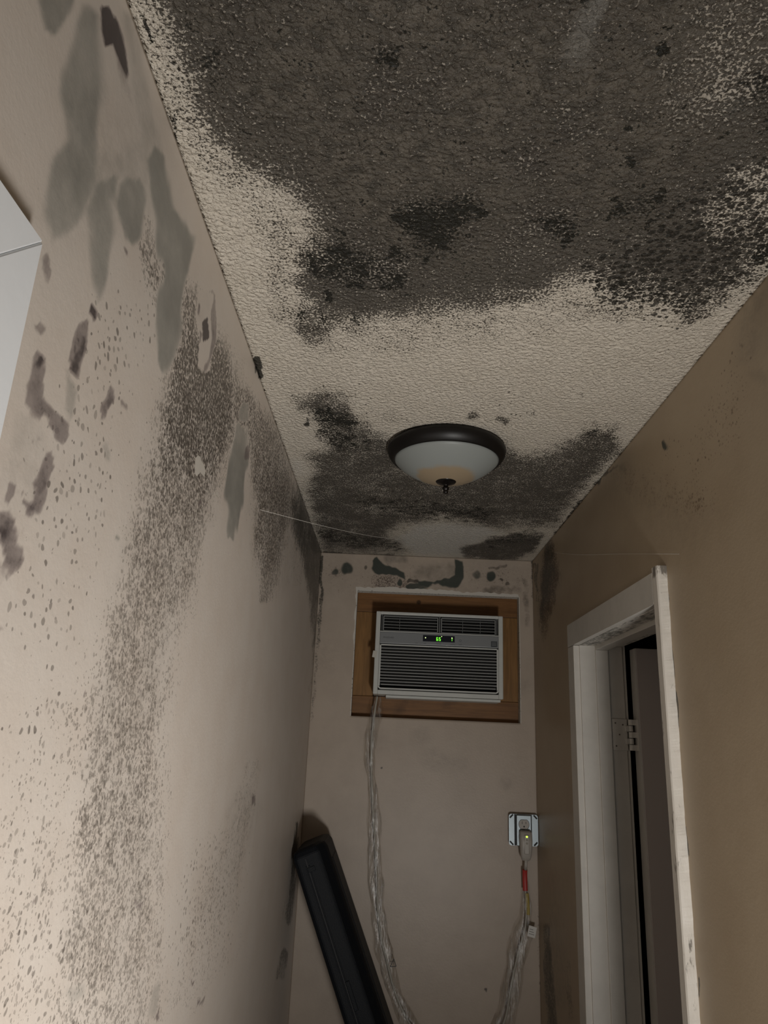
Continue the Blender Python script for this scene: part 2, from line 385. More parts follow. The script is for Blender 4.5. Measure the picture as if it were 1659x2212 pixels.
LEFT = {
 'dens': [
  ('s', [(300, 470, 22, .55), (330, 560, 34, .75), (400, 680, 60, .75), (440, 820, 80, 1.05), (430, 920, 95, 1.0), (390, 1060, 85, .76), (350, 1200, 85, .68), (290, 1400, 90, .62), (260, 1600, 95, .66), (250, 1800, 105, .68), (230, 2000, 110, .62), (220, 2240, 120, .6)], .45),
  ('s', [(515, 850, 22, .8), (575, 960, 48, .85), (595, 1080, 45, .85), (580, 1200, 32, .8), (575, 1290, 18, .7)], .45),
  ('s', [(545, 1650, 14, .4), (525, 1760, 22, .5), (500, 1850, 28, .35), (450, 1980, 40, .35), (400, 2150, 45, .4)], .6),
  ('s', [(130, 1560, 90, .3), (90, 1800, 110, .34), (60, 2100, 120, .35)], .7),
  ('s', [(330, 1950, 30, .45), (330, 2200, 30, .4)], .5),
  ('s', [(655, 1120, 30, .5), (640, 1250, 20, .3)], .5),
  ('-s', [(447, 640, 17, .97), (446, 700, 22, .97), (440, 780, 13, .95)], .25),
 ],
 'spots': [
  ('s', [(240, 680, 50, .55), (200, 850, 70, .5), (150, 1000, 70, .55), (130, 1150, 60, .55), (90, 1350, 70, .42), (110, 1500, 80, .3), (60, 1700, 80, .3)], .6),
  ('s', [(480, 1850, 50, .5), (430, 2050, 60, .45)], .6), ('s', [(590, 1100, 45, .5)], .6), ('s', [(60, 200, 60, .08), (80, 480, 60, .1)], .8),
  ('s', [(100, 1950, 100, .45), (120, 2150, 110, .45)], .7), ('s', [(340, 700, 60, .5)], .6)],
 'film': [
  ('s', [(420, 900, 75, .5), (380, 1080, 70, .45), (320, 1250, 70, .4), (280, 1480, 55, .5), (240, 1650, 60, .45), (260, 1850, 60, .4), (210, 2050, 70, .3)], .6),
  ('s', [(190, 440, 90, .22), (260, 300, 90, .25)], .8), ('s', [(590, 1080, 50, .35), (600, 1240, 35, .3)], .7),
  ('s', [(530, 1740, 28, .35), (460, 1950, 35, .25)], .7), ('s', [(60, 1050, 60, .3)], .8)],
 'green': [
  ('p', [(75, -60), (185, -60), (160, 30), (125, 80), (98, 65)], 10, .85),
  ('p', [(185, 10), (213, 25), (222, 120), (228, 220), (212, 330), (205, 420), (165, 500), (118, 525), (104, 460), (122, 330), (148, 290), (138, 200), (158, 100)], 13, .78),
  ('p', [(150, 320), (240, 330), (320, 290), (370, 400), (395, 480), (330, 470), (240, 450), (170, 480)], 28, .38),
  ('p', [(208, 390), (246, 390), (242, 500), (232, 600), (208, 655), (196, 560), (188, 450)], 8, .8),
  ('p', [(250, 400), (296, 380), (314, 430), (306, 500), (285, 528), (262, 515), (243, 450)], 8, .85),
  ('p', [(255, 10), (290, 40), (312, 150), (332, 250), (352, 330), (330, 360), (300, 330), (280, 200)], 14, .42),
  ('p', [(325, 310), (355, 330), (380, 450), (412, 512), (413, 545), (398, 600), (390, 700), (376, 770), (356, 815), (340, 780), (334, 700), (347, 600), (337, 500), (322, 420), (310, 350)], 8, .95),
  ('p', [(128, 810), (162, 835), (155, 890), (140, 912), (122, 880)], 7, .5), ('p', [(40, 880), (78, 900), (100, 950), (78, 1000), (30, 1070), (18, 1000)], 12, .3), ('s', [(520, 920, 7, .7), (516, 1000, 14, .95), (507, 1080, 13, .95), (503, 1160, 7, .8)], .3),
  ('s', [(225, 965, 9, .5), (230, 985, 9, .5)], .5), ('s', [(252, 1160, 9, .9)], .4), ('s', [(530, 870, 6, .7), (527, 900, 6, .7)], .4),
  ('s', [(340, 2130, 10, .5), (330, 2190, 10, .4)], .6), ('s', [(160, 2150, 22, .5)], .5), ('s', [(300, 1500, 12, .35)], .5),
  ('s', [(435, 640, 18, .2), (448, 700, 20, .25)], .5)],
 'dark': [
  ('p', [(216.0, 8.4), (236.3, 16.9), (253.2, 50.6), (262.4, 97.0), (270.9, 151.9), (274.3, 181.4), (263.7, 168.8), (253.2, 126.6), (240.5, 99.2), (225.7, 101.3), (219.4, 63.3)], 4, 1.35),
  ('p', [(253.2, 109.7), (274.3, 168.8), (280.6, 236.3), (276.4, 253.2), (261.6, 202.5), (248.9, 139.2)], 7, 0.6),
  ('p', [(63.3, 778.5), (78.1, 765.8), (90.7, 795.4), (85.7, 820.7), (92.0, 862.9), (120.3, 890.3), (137.1, 917.7), (138.4, 947.3), (126.6, 971.7), (110.5, 955.7), (104.6, 930.4), (90.7, 907.2), (81.0, 921.9), (72.6, 905.1), (49.8, 871.3), (47.3, 837.6)], 4, 0.86),
  ('p', [(164.6, 702.5), (185.7, 697.5), (190.7, 711.0), (182.3, 761.6), (167.9, 791.1), (163.7, 811.4), (142.6, 807.2), (144.3, 774.3), (157.0, 748.9)], 4, 0.9),
  ('p', [(168.8, 753.2), (179.3, 736.3), (183.5, 753.2), (168.8, 786.9), (162.4, 810.1), (145.6, 808.0), (147.7, 791.1)], 4, 1.05),
  ('p', [(185.7, 651.9), (198.3, 656.1), (207.6, 668.8), (209.7, 685.7), (202.5, 697.5), (190.7, 681.4)], 3, 1.15),
  ('p', [(80.2, 1002.1), (106.3, 983.1), (116.0, 1023.2), (97.9, 1061.2), (102.1, 1082.3), (86.5, 1126.6), (72.6, 1122.4), (63.3, 1112.7), (48.5, 1084.4), (54.0, 1071.7), (67.5, 1090.7), (78.5, 1078.1), (68.4, 1048.5), (72.6, 1023.2)], 4, 0.95),
  ('p', [(24.5, 1042.2), (43.0, 1061.2), (38.0, 1078.9), (21.1, 1092.8), (13.5, 1082.3)], 4, 0.85),
  ('p', [(7.6, 1105.5), (29.5, 1109.7), (37.1, 1149.8), (30.4, 1175.1), (51.5, 1195.4), (57.0, 1217.3), (43.0, 1244.7), (25.3, 1236.3), (11.8, 1217.3), (3.4, 1175.1), (3.4, 1132.9)], 4, 0.92),
  ('p', [(33.8, 1141.4), (63.3, 1145.6), (66.7, 1175.1), (57.0, 1200.4), (33.8, 1175.1)], 4, 0.35),
  ('p', [(-4.2, 1213.1), (21.1, 1223.6), (31.2, 1251.1), (16.9, 1274.3), (-4.2, 1267.9)], 4, 0.55),
  ('p', [(237.1, 827.0), (247.3, 837.6), (249.8, 862.9), (237.1, 879.7), (231.2, 908.4), (220.3, 896.6), (217.7, 867.1), (232.1, 854.4)], 3, 0.8),
  ('p', [(259.5, 858.6), (279.3, 866.2), (277.6, 879.7), (262.4, 873.4)], 3, 0.65),
  ('p', [(93.7, 542.2), (110.5, 538.0), (113.1, 584.4), (101.3, 610.5), (90.7, 588.6)], 4, 0.75),
  ('p', [(73.8, 702.5), (90.7, 698.3), (100.4, 715.2), (88.6, 737.1), (76.8, 723.6)], 4, 0.68),
  ('p', [(256.5, 525.3), (274.3, 544.3), (273.4, 567.5), (262.4, 557.0)], 3, 0.8),
  ('p', [(65.4, 964.1), (73.8, 959.9), (80.2, 974.7), (73.8, 983.1)], 3, 0.85),
  ('s', [(76, 790, 11, 1.35)], .6), ('s', [(72, 1110, 10, 1.1), (90, 1085, 8, 1.0)], .6), ('s', [(100, 1025, 9, 1.05)], .6), ('s', [(125, 955, 8, 1.0)], .6), ('s', [(18, 1110, 10, 1.0), (10, 1160, 8, 1.0)], .6), ('s', [(48, 1215, 10, 1.05)], .6),
  ('s', [(442, 690, 5.5, 2.2), (443, 705, 7, 2.4), (442, 724, 5, 2.2)], .3),
  ('s', [(452, 626, 2, .6), (460, 645, 3, .8), (462, 690, 3, .85), (458, 730, 6, 1.0), (450, 765, 6, .9), (440, 792, 3, .6)], .5), ('s', [(434, 652, 4, .95), (432, 672, 3, .7)], .4), ('s', [(430, 718, 5, 1.05), (426, 738, 3.5, .9)], .4),
  ('s', [(530, 960, 4, .9), (527, 985, 5, .9)], .4), ('s', [(428, 1082, 6, .9)], .5), ('s', [(182, 1508, 6, .95)], .5), ('s', [(72, 1940, 7, .8)], .5), ('s', [(290, 1945, 9, .7)], .5), ('s', [(445, 1985, 5, .8)], .4),
  ('s', [(545, 1725, 5, .9), (546, 1740, 4, .9)], .4), ('s', [(414, 2120, 5, 1.1)], .4), ('s', [(432, 2165, 8, .9)], .4), ('s', [(345, 2195, 8, .9)], .4), ('s', [(0, 1370, 14, .7)], .4), ('s', [(300, 1495, 12, .6)], .6), ('s', [(600, 970, 3, .9)], .4), ('s', [(588, 1060, 4, .9)], .4), ('s', [(318, 60, 4, .6), (360, 240, 4, .6)], .4)],
 'black': [
  ('s', [(648, 1030, 12, .6), (655, 1120, 34, .85), (672, 1200, 24, .9), (680, 1290, 14, .8), (684, 1400, 8, .7), (672, 1500, 5, .5)], .6),
  ('s', [(690, 1180, 7, .9), (688, 1300, 6, .8)], .6), ('s', [(640, 1780, 5, .9), (632, 1900, 9, .8), (622, 1990, 8, .7)], .6), ('s', [(615, 2060, 10, .8), (608, 2110, 10, .6)], .6),
  ('s', [(560, 790, 4, 1.2), (562, 812, 4, 1.2)], .4)],
 'bare': [('s', [(428, 985, 8, 1), (430, 1015, 9, 1)], .35), ('s', [(471, 1072, 3, 1)], .3)],
}
BACK = {
 'dens': [('s', [(830, 1262, 28, .7), (910, 1275, 22, .7)], .6), ('s', [(722, 1240, 16, .5)], .6), ('s', [(1030, 1240, 22, .3), (1130, 1250, 22, .25)], .7)],
 'spots': [('s', [(812, 1256, 14, .9), (850, 1268, 14, .9), (880, 1276, 12, .8)], .6), ('p', [(690, 1190), (1150, 1215), (1150, 1290), (690, 1290)], 15, .25), ('p', [(650, 1560), (1160, 1560), (1160, 2300), (620, 2300)], 30, .015)],
 'film': [('p', [(690, 1190), (1150, 1215), (1150, 1300), (690, 1290)], 25, .25), ('s', [(935, 1640, 22, .4), (1000, 1650, 14, .25)], .8), ('s', [(1095, 1690, 12, .5)], .8), ('s', [(910, 1590, 22, .35)], .8), ('s', [(700, 1420, 40, .3)], .9), ('s', [(1135, 1480, 15, .3)], .9), ('s', [(800, 1600, 30, .2)], .9),
          ('s', [(686, 1250, 14, .5), (668, 1500, 10, .4)], .8)],
 'green': [('s', [(748, 1231, 13, .95)], .3), ('s', [(722, 1237, 7, .8)], .4), ('p', [(803, 1211), (814, 1203), (822, 1218), (842, 1228), (871, 1238), (875, 1250), (853, 1246), (832, 1242), (808, 1238), (801, 1228)], 2.5, 1.1), ('s', [(840, 1210, 12, .5), (870, 1208, 10, .4)], .6),
           ('p', [(982, 1206), (998, 1210), (1004, 1224), (1002, 1249), (988, 1267), (973, 1271), (951, 1266), (936, 1258), (926, 1269), (908, 1267), (900, 1255), (915, 1253), (947, 1255), (969, 1249), (980, 1240), (985, 1224)], 3, 1.05), ('p', [(890, 1225), (960, 1210), (995, 1215), (998, 1250), (940, 1262), (890, 1250)], 14, .4), ('s', [(860, 1258, 8, 1)], .3), ('s', [(884, 1266, 8, 1), (910, 1268, 9, .9), (930, 1262, 5, .6)], .35), ('s', [(1030, 1240, 10, .8)], .4), ('s', [(1062, 1244, 12, 1)], .3), ('s', [(940, 1250, 35, .3)], .8)],
 'dark': [('s', [(788, 1225, 4, .8)], .5), ('s', [(1086, 1250, 4, 1)], .4), ('s', [(1097, 1258, 4, .8)], .4), ('s', [(880, 1252, 3, 1), (900, 1255, 4, .9)], .4), ('s', [(1060, 1225, 3, .6), (1095, 1222, 3, .6)], .4), ('s', [(1050, 1275, 10, .5), (1120, 1272, 12, .5)], .6), ('s', [(1047, 2137, 4, 1.2)], .4), ('s', [(820, 1657, 2.5, 1.2)], .4), ('s', [(1137, 1255, 8, .5), (1140, 1400, 5, .3)], .6)],
 'black': [('s', [(694, 1200, 4, .9), (690, 1300, 4, .8), (684, 1400, 4, .5), (672, 1560, 4, .4)], .6), ('s', [(1150, 1215, 3, .7), (1152, 1290, 3, .5)], .6), ('s', [(1120, 1700, 2, .3)], .5), ('s', [(1160, 1930, 3, .4), (1168, 2150, 3, .4)], .6)],
 'bare': [('p', [(770, 1268), (850, 1270), (960, 1274), (1060, 1279), (1122, 1284), (1122, 1293), (1000, 1290), (772, 1284)], 2, 1), ('p', [(768, 1284), (773, 1284), (764, 1548), (760, 1548)], 1.2, .9)],
}
RIGHT = {
 'dens': [('s', [(1190, 1175, 12, .9), (1186, 1240, 22, 1.1), (1178, 1320, 16, 1.0), (1170, 1380, 9, .6)], .5), ('s', [(1320, 1005, 28, .35), (1420, 1060, 45, .28), (1500, 1080, 40, .35)], .8), ('s', [(1580, 850, 40, .2), (1540, 960, 45, .25)], .8)],
 'spots': [('s', [(1600, 740, 25, .35), (1570, 880, 45, .5), (1540, 960, 50, .5), (1470, 990, 50, .42), (1490, 1070, 45, .5)], .6)],
 'film': [('s', [(1640, 620, 30, .55), (1620, 760, 25, .45)], .8), ('s', [(1620, 800, 10, .4), (1650, 830, 8, .4)], .7), ('s', [(1340, 1040, 45, .35), (1480, 1120, 50, .3)], .9), ('s', [(1420, 1300, 60, .1)], .9), ('s', [(1560, 1470, 40, .12)], .9), ('s', [(1190, 1250, 20, .7)], .8), ('s', [(1195, 1900, 20, .4), (1200, 2150, 25, .6)], .8)],
 'green': [('s', [(1437, 958, 6, .9), (1437, 966, 6, .9)], .35), ('s', [(1343, 1010, 10, .5)], .5)],
 'dark': [('s', [(1632, 600, 8, .8), (1650, 590, 8, .8)], .6), ('s', [(1603, 745, 6, .6)], .6), ('s', [(1345, 1000, 6, .6)], .5), ('s', [(1545, 1448, 3, .5)], .5), ('s', [(1500, 1445, 3, .5)], .5)],
 'black': [('s', [(1190, 1185, 8, .6), (1184, 1240, 15, .75), (1176, 1310, 11, .7), (1168, 1370, 6, .4)], .6), ('s', [(1442, 1262, 1.6, 1.2), (1452, 1400, 1.8, 1.3), (1461, 1500, 1.8, 1.3), (1467, 1570, 1.4, .9)], .5), ('s', [(1482, 1780, 1.4, 1.1), (1488, 1850, 1.4, .9)], .5), ('s', [(1504, 2110, 2, 1.2), (1509, 2150, 2, 1.0)], .5), ('s', [(1155, 1220, 3, .8), (1160, 1300, 3, .6)], .5), ('s', [(1180, 2000, 8, .6), (1185, 2120, 12, .75), (1195, 2230, 14, .7)], .6), ('s', [(1225, 2080, 8, .4), (1235, 2200, 8, .4)], .6), ('s', [(1290, 1045, 4, .8), (1330, 1000, 3, .6)], .5)],
 'bare': [],
}
LEFT['spots'] = [(t, [(x, y, r * 1.25, min(v * 1.35, .9)) for x, y, r, v in p], sft) for t, p, sft in LEFT['spots']]
for d in (CEIL, LEFT, BACK, RIGHT):
    for kx in ('dens', 'film', 'green', 'dark', 'spots', 'black', 'bare'): d.setdefault(kx, [])

M_left = mould_mat('left_wall_paint', (.61, .55, .49), (.58, .51, .445), (1, 2), 'left')
M_right = mould_mat('right_wall_paint', (.42, .335, .235), (.39, .305, .21), (1, 2), 'tan')
M_back = mould_mat('back_wall_paint', (.45, .375, .305), (.41, .34, .275), (0, 2), 'back')
M_ceil = mould_mat('ceiling_texture', (.62, .565, .48), (.58, .525, .44), (0, 1), 'ceiling')
M_trim = mat('painted_trim', (.56, .53, .48), .45, bump=.25, bscale=45, vary=.08)
M_white = mat('white_gloss_paint', (.80, .82, .84), .4, bump=.1, bscale=60)
M_dark = mat('dark_void', (.02, .018, .016), .9)

# ------------------------------------------------------------------ structure
def lin(a, b, st): return np.linspace(a, b, max(2, int(round((b - a) / st)) + 1))
ys = np.concatenate([lin(YR, .35, .2), lin(.36, 1.0, .004), lin(1.006, YB, .007)])
zs = np.concatenate([lin(0, .9, .15), lin(.92, ZC, .006)])
o = surface('wall_left', ys, zs, lambda u, v: np.stack([np.full_like(u, XL), u, v], 1), LEFT, M_left, thick=.1)
struct(o, 'long beige wall on the left, spotted and streaked with mould', 'wall')
OY0, OY1, OZ = 1.434, 2.090, 2.040                         # door opening in the right wall
ysr = np.concatenate([lin(YR, .6, .2), lin(.62, 1.37, .006), lin(1.3715, OY0, .0015), lin(OY0 + .006, OY1 - .006, .006), lin(OY1, YB, .005)])
zsr = np.concatenate([lin(0, .9, .15), lin(.92, OZ, .008), lin(OZ + .005, ZC, .005)])
o = surface('wall_right', ysr, zsr, lambda u, v: np.stack([np.full_like(u, XR), u, v], 1), RIGHT, M_right,
            hole=lambda u, v: (u > OY0) & (u < OY1) & (v < OZ), flip=True, thick=.1)
struct(o, 'brown tan wall on the right with small brown mould dots near the ceiling', 'wall')
WX0, WX1, WZ0, WZ1 = -.1345, .4855, 1.828, 2.293           # opening for the air conditioner
xsb = np.concatenate([lin(XL, WX0, .003), lin(WX0 + .003, WX1 - .003, .003), lin(WX1, XR, .003)])
zsb = np.concatenate([lin(0, .8, .2), lin(.82, WZ0, .007), lin(WZ0 + .005, WZ1, .006), lin(WZ1 + .003, ZC, .003)])
o = surface('wall_back', xsb, zsb, lambda u, v: np.stack([u, np.full_like(u, YB), v], 1), BACK, M_back,
            hole=lambda u, v: (u > WX0) & (u < WX1) & (v > WZ0) & (v < WZ1), thick=.16)
struct(o, 'narrow beige end wall holding the air conditioner', 'wall')
xsc = lin(XL, XR, .005)
ysc = np.concatenate([lin(YR, .1, .2), lin(.12, YB, .005)])
o = surface('ceiling', xsc, ysc, lambda u, v: np.stack([u, v, np.full_like(u, ZC)], 1), CEIL, M_ceil, flip=True, thick=.08)
struct(o, 'textured off-white ceiling covered in black and brown mould', 'ceiling')
bm = nb(); box(bm, XL, XR, YR, YB, -.06, 0); struct(obj('floor', bm, mat('floor_vinyl', (.22, .16, .11), .5, bump=.1)), 'brown floor of the narrow hallway', 'floor')
bm = nb(); box(bm, XL - .1, XR + .1, YR - .1, YR, -.06, ZC + .08); struct(obj('wall_rear', bm, mat('rear_paint', (.5, .42, .34), .6, bump=.1)), 'beige wall behind the viewer', 'wall')

# closet behind the right-hand door (dark room)
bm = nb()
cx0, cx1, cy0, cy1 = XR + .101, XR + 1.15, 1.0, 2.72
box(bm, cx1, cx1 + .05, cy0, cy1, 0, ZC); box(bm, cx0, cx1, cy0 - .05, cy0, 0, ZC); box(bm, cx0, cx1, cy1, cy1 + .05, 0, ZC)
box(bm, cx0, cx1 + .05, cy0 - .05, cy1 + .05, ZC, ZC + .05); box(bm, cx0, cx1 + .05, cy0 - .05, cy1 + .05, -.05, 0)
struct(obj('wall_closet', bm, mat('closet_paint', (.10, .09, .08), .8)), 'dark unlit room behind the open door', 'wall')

# ------------------------------------------------------------------ door_1: open white door in the right wall
d1 = thing('door_1', 'white painted door standing open in its cased frame in the right wall', 'door', (XR, OY0, 0)); d1['kind'] = 'structure'
def part(name, bm, material, parent, smooth=False, off=None):
    """bm given in world coordinates; stored relative to the parent's origin"""
    base = Vector((0, 0, 0)); p = parent
    while p is not None: base += Vector(p.location); p = p.parent
    bmesh.ops.translate(bm, verts=bm.verts, vec=-base)
    return obj(name, bm, material, parent, smooth)
CT = .020
XF = XR - CT
rj = random.Random(3)
def ragged_board(bm, y0, y1, z0, z1, edge=.0015, n=60):
    """vertical casing board with a worn outer arris on the side that faces the viewer"""
    prev = None
    for i in range(n + 1):
        z = z0 + (z1 - z0) * i / n
        a = edge * (.55 * math.sin(z * 23 + 1) + .35 * math.sin(z * 61 + 2) + .25 * math.sin(z * 147)) + rj.uniform(-.00025, .00025); b = edge * .4 * math.sin(z * 37) + rj.uniform(-.0001, .0001)
        ring = [bm.verts.new((XR, y1, z)), bm.verts.new((XF + .003, y1, z)), bm.verts.new((XF, y1 - .003, z)), bm.verts.new((XF, y0 + .003 + b, z)),
                bm.verts.new((XF + .002, y0 + b * .5, z)), bm.verts.new((XR + .0 + max(0, a) * 0, y0 + a * 1.2, z))]
        if prev:
            for k in range(6): bm.faces.new((prev[k], prev[(k + 1) % 6], ring[(k + 1) % 6], ring[k]))
        else: bm.faces.new(list(reversed(ring)))
        prev = ring
    bm.faces.new(prev)
M_trim_worn = bpy.data.materials.new('worn_painted_trim'); M_trim_worn.use_nodes = True
k = NT(M_trim_worn); b = k.n['Principled BSDF']; tc = k.node('ShaderNodeTexCoord').outputs['Object']
mp = k.node('ShaderNodeMapping'); k.put(mp.inputs[0], tc); mp.inputs['Scale'].default_value = (1, 1, .35)
f1, _ = k.noise(mp.outputs[0], 70, 5, .65); f2, _ = k.noise(mp.outputs[0], 14, 3, .6)
sz = k.node('ShaderNodeSeparateXYZ'); k.put(sz.inputs[0], tc)
chip = k.math('MULTIPLY', k.ramp(sz.outputs[2], 2.070, 2.092), .16)
fm = k.ramp(k.math('ADD', k.math('ADD', f1, k.math('MULTIPLY', f2, .55)), chip), .86, .98)
c = k.mix(k.ramp(f2, .4, .7), (.64, .60, .54), (.54, .50, .44)); c = k.mix(k.math('MULTIPLY', fm, .8), c, (.07, .055, .04))
k.put(b.inputs['Base Color'], c); b.inputs['Roughness'].default_value = .45
bn = k.node('ShaderNodeBump'); bn.inputs['Strength'].default_value = .5; bn.inputs['Distance'].default_value = .002; k.put(bn.inputs['Height'], f1); k.put(b.inputs['Normal'], bn.outputs[0])

bm = nb(); ragged_board(bm, 1.402, 1.431, 0, 2.104, n=420); part('door_casing', bm, M_trim_worn, d1)
bm = nb(); box(bm, XF, XR, 2.080, 2.145, 0, 2.030, .002); part('door_casing', bm, M_trim, d1)
# header casing with mitred far end
bm = nb()
pts = [(1.431, 2.031), (2.080, 2.031), (2.145, 2.031), (2.145, 2.095), (1.431, 2.095)]
f_ = [bm.verts.new((XF, y, z)) for y, z in pts]; g_ = [bm.verts.new((XR, y, z)) for y, z in pts]
bm.faces.new(f_); bm.faces.new(list(reversed(g_)))
for i in range(5): bm.faces.new((f_[i], g_[i], g_[(i + 1) % 5], f_[(i + 1) % 5]))
part('door_casing', bm, M_trim, d1)
# jamb boards
M_jamb = bpy.data.materials.new('mouldy_jamb_paint'); M_jamb.use_nodes = True
k = NT(M_jamb); b = k.n['Principled BSDF']; tc = k.node('ShaderNodeTexCoord').outputs['Object']
mp = k.node('ShaderNodeMapping'); k.put(mp.inputs[0], tc); mp.inputs['Scale'].default_value = (2.2, .7, 1)
f1, _ = k.noise(mp.outputs[0], 55, 5, .65); f2, _ = k.noise(tc, 6, 2, .5)
fm = k.ramp(k.math('ADD', f1, k.math('MULTIPLY', f2, .6)), .70, .95)
k.put(b.inputs['Base Color'], k.mix(k.math('MULTIPLY', fm, .85), (.60, .565, .51), (.06, .06, .045))); b.inputs['Roughness'].default_value = .5
JX1 = .655
bm = nb(); box(bm, XR - .004, JX1, 2.074, 2.094, 0, 2.03, .001); part('door_jamb', bm, M_trim, d1)
bm = nb(); box(bm, XR - .004, JX1, 1.420, 1.440, 0, 2.03, .001); part('door_jamb', bm, M_trim, d1)
bm = nb(); box(bm, XR - .004, JX1, 1.420, 2.094, 2.030, 2.05, .001); part('door_jamb', bm, M_jamb, d1)
bm = nb()
box(bm, .578, .613, 2.067, 2.0745, 0, 2.018, .0015); box(bm, .578, .613, 1.4395, 1.447, 0, 2.018, .0015); box(bm, .578, .613, 1.4395, 2.0745, 2.018, 2.0305, .0015)
part('door_stop', bm, M_trim, d1)
bm = nb(); box(bm, .650, .664, 2.078, 2.135, 0, 2.05, .001); part('door_casing', bm, M_trim, d1)   # casing on the far side of the wall
# slab standing open at a right angle, seen on its near face and hinge edge
slab_m = mat('door_slab_paint', (.50, .44, .40), .5, bump=.08)
bm = nb(); box(bm, .682, 1.36, 2.043, 2.088, .012, 2.024, .0015); slab = part('door_slab', bm, slab_m, d1)
bm = nb(); box(bm, .6800, .6826, 2.0435, 2.0875, .0125, 2.0235, .0004); e = part('door_edge', bm, M_trim, slab)
def hinge(zc, zh=.082):
    h = nb()
    box(h, .616, .656, 2.0690, 2.0742, zc - zh / 2, zc + zh / 2, .0008)
    o = part('hinge', h, M_trim, d1); o['label'] = 'white painted butt hinge'
    h = nb(); box(h, .6770, .6802, 2.045, 2.079, zc - zh / 2, zc + zh / 2, .0008)
    part('hinge_leaf', h, M_trim, o)
    for i in range(5):
        kb = nb(); hh = zh / 5
        tube(kb, [Vector((.6640, 2.0640, zc - zh / 2 + i * hh + .0008)), Vector((.6640, 2.0640, zc - zh / 2 + (i + 1) * hh - .0008))], .0062, 14)
        if i % 2: box(kb, .650, .664, 2.061, 2.0715, zc - zh / 2 + i * hh + .001, zc - zh / 2 + (i + 1) * hh - .001)
        else: box(kb, .664, .6795, 2.056, 2.068, zc - zh / 2 + i * hh + .001, zc - zh / 2 + (i + 1) * hh - .001)
        part('knuckle', kb, M_trim, o)
    for dx, dz in ((.624, .03), (.634, 0), (.624, -.03), (.644, .026)):
        s = nb(); tube(s, [Vector((dx, 2.0683, zc + dz)), Vector((dx, 2.0692, zc + dz))], .0022, 10); part('screw', s, mat('screw_dark', (.12, .10, .08), .5), o)
hinge(1.792); hinge(.30)

# ------------------------------------------------------------------ door_2: white cased door in the left wall beside the camera
d2 = thing('door_2', 'bright white door casing with mitred corner at the left edge', 'door', (XL, -.4, 0)); d2['kind'] = 'structure'
XK = XL + .019; yo, zo, cw = .446, 2.090, .070
def prism(bm, pts, x0, x1):
    a = [bm.verts.new((x0, y, z)) for y, z in pts]; b_ = [bm.verts.new((x1, y, z)) for y, z in pts]
    bm.faces.new(a); bm.faces.new(list(reversed(b_)))
    for i in range(len(pts)): bm.faces.new((a[i], b_[i], b_[(i + 1) % len(pts)], a[(i + 1) % len(pts)]))
bm = nb(); prism(bm, [(yo, 0), (yo, zo), (yo - cw, zo - cw), (yo - cw, 0)], XL, XK)
bmesh.ops.bevel(bm, geom=list(bm.edges), offset=.0012, segments=1, affect='EDGES'); part('door_casing', bm, M_white, d2)
bm = nb(); prism(bm, [(yo, zo + .0006), (yo - cw, zo - cw + .0006), (-.45 + cw, zo - cw), (-.45, zo)], XL, XK)
bmesh.ops.bevel(bm, geom=list(bm.edges), offset=.0012, segments=1, affect='EDGES'); part('door_casing', bm, M_white, d2)
bm = nb(); prism(bm, [(-.45, 0), (-.45, zo), (-.45 + cw, zo - cw), (-.45 + cw, 0)], XL, XK); part('door_casing', bm, M_white, d2)
bm = nb(); box(bm, XL + .0005, XL + .006, -.45 + cw, yo - cw, .01, zo - cw); part('door_slab', bm, M_white, d2)

# ------------------------------------------------------------------ ceiling light
L0 = (.117, 1.628, ZC)
lamp = thing('ceiling_light', 'round flush ceiling light with dark bronze ring and frosted glass bowl', 'ceiling light', L0)
M_bronze = mat('dark_bronze', (.006, .005, .0045), .42, metal=.0, spec=.28)
bm = nb(); lathe(bm, [(0, -.0005), (.132, -.0005), (.133, -.004), (.137, -.006), (.1385, -.010), (.142, -.012), (.1425, -.017), (.140, -.026), (.135, -.034), (.130, -.039), (.1275, -.041), (.124, -.040), (.122, -.034), (.0, -.030)], 96)
obj('mounting_ring', bm, M_bronze, lamp, True)
M_glass = bpy.data.materials.new('frosted_bowl_glass'); M_glass.use_nodes = True
k = NT(M_glass); b = k.n['Principled BSDF']; tc = k.node('ShaderNodeTexCoord').outputs['Object']
ln = k.node('ShaderNodeVectorMath', operation='LENGTH')
mp = k.node('ShaderNodeMapping'); k.put(mp.inputs[0], tc); mp.inputs['Scale'].default_value = (1, 1, 0); k.put(ln.inputs[0], mp.outputs[0])
f, _ = k.noise(tc, 22, 4, .6)
rr = k.math('ADD', ln.outputs['Value'], k.math('MULTIPLY', k.math('SUBTRACT', f, .5), .03))
c = k.mix(k.ramp(rr, .062, .078), (.27, .21, .14), (.235, .25, .24))
k.put(b.inputs['Base Color'], c); b.inputs['Roughness'].default_value = .38; b.inputs['Specular IOR Level'].default_value = .25
bm = nb(); R_, dep = .1262, .056
prof = [(R_ * math.sin(t * math.pi / 2) if False else R_ * (1 - (1 - t) ** 1.0), 0) for t in ()]
prof = []
for i in range(25):
    r = R_ * i / 24; prof.append((r, -.0385 - dep * (1 - (r / R_) ** 2) ** .88))
lathe(bm, prof + [(R_ - .003, -.036), (0, -.036)], 96); obj('glass_bowl', bm, M_glass, lamp, True)
bm = nb(); zb = -.0385 - dep
lathe(bm, [(0, zb + .012), (.0255, zb + .009), (.0265, zb + .0045), (.022, zb - .001), (.012, zb - .005), (.006, zb - .007), (.005, zb - .010), (.0075, zb - .012), (.0085, zb - .0155), (.0065, zb - .019), (.005, zb - .0205), (.0065, zb - .0225), (.0055, zb - .027), (0, zb - .029)], 40)
fin = obj('finial', bm, mat('finial_bronze', (.012, .010, .009), .25, metal=.5), lamp, True)

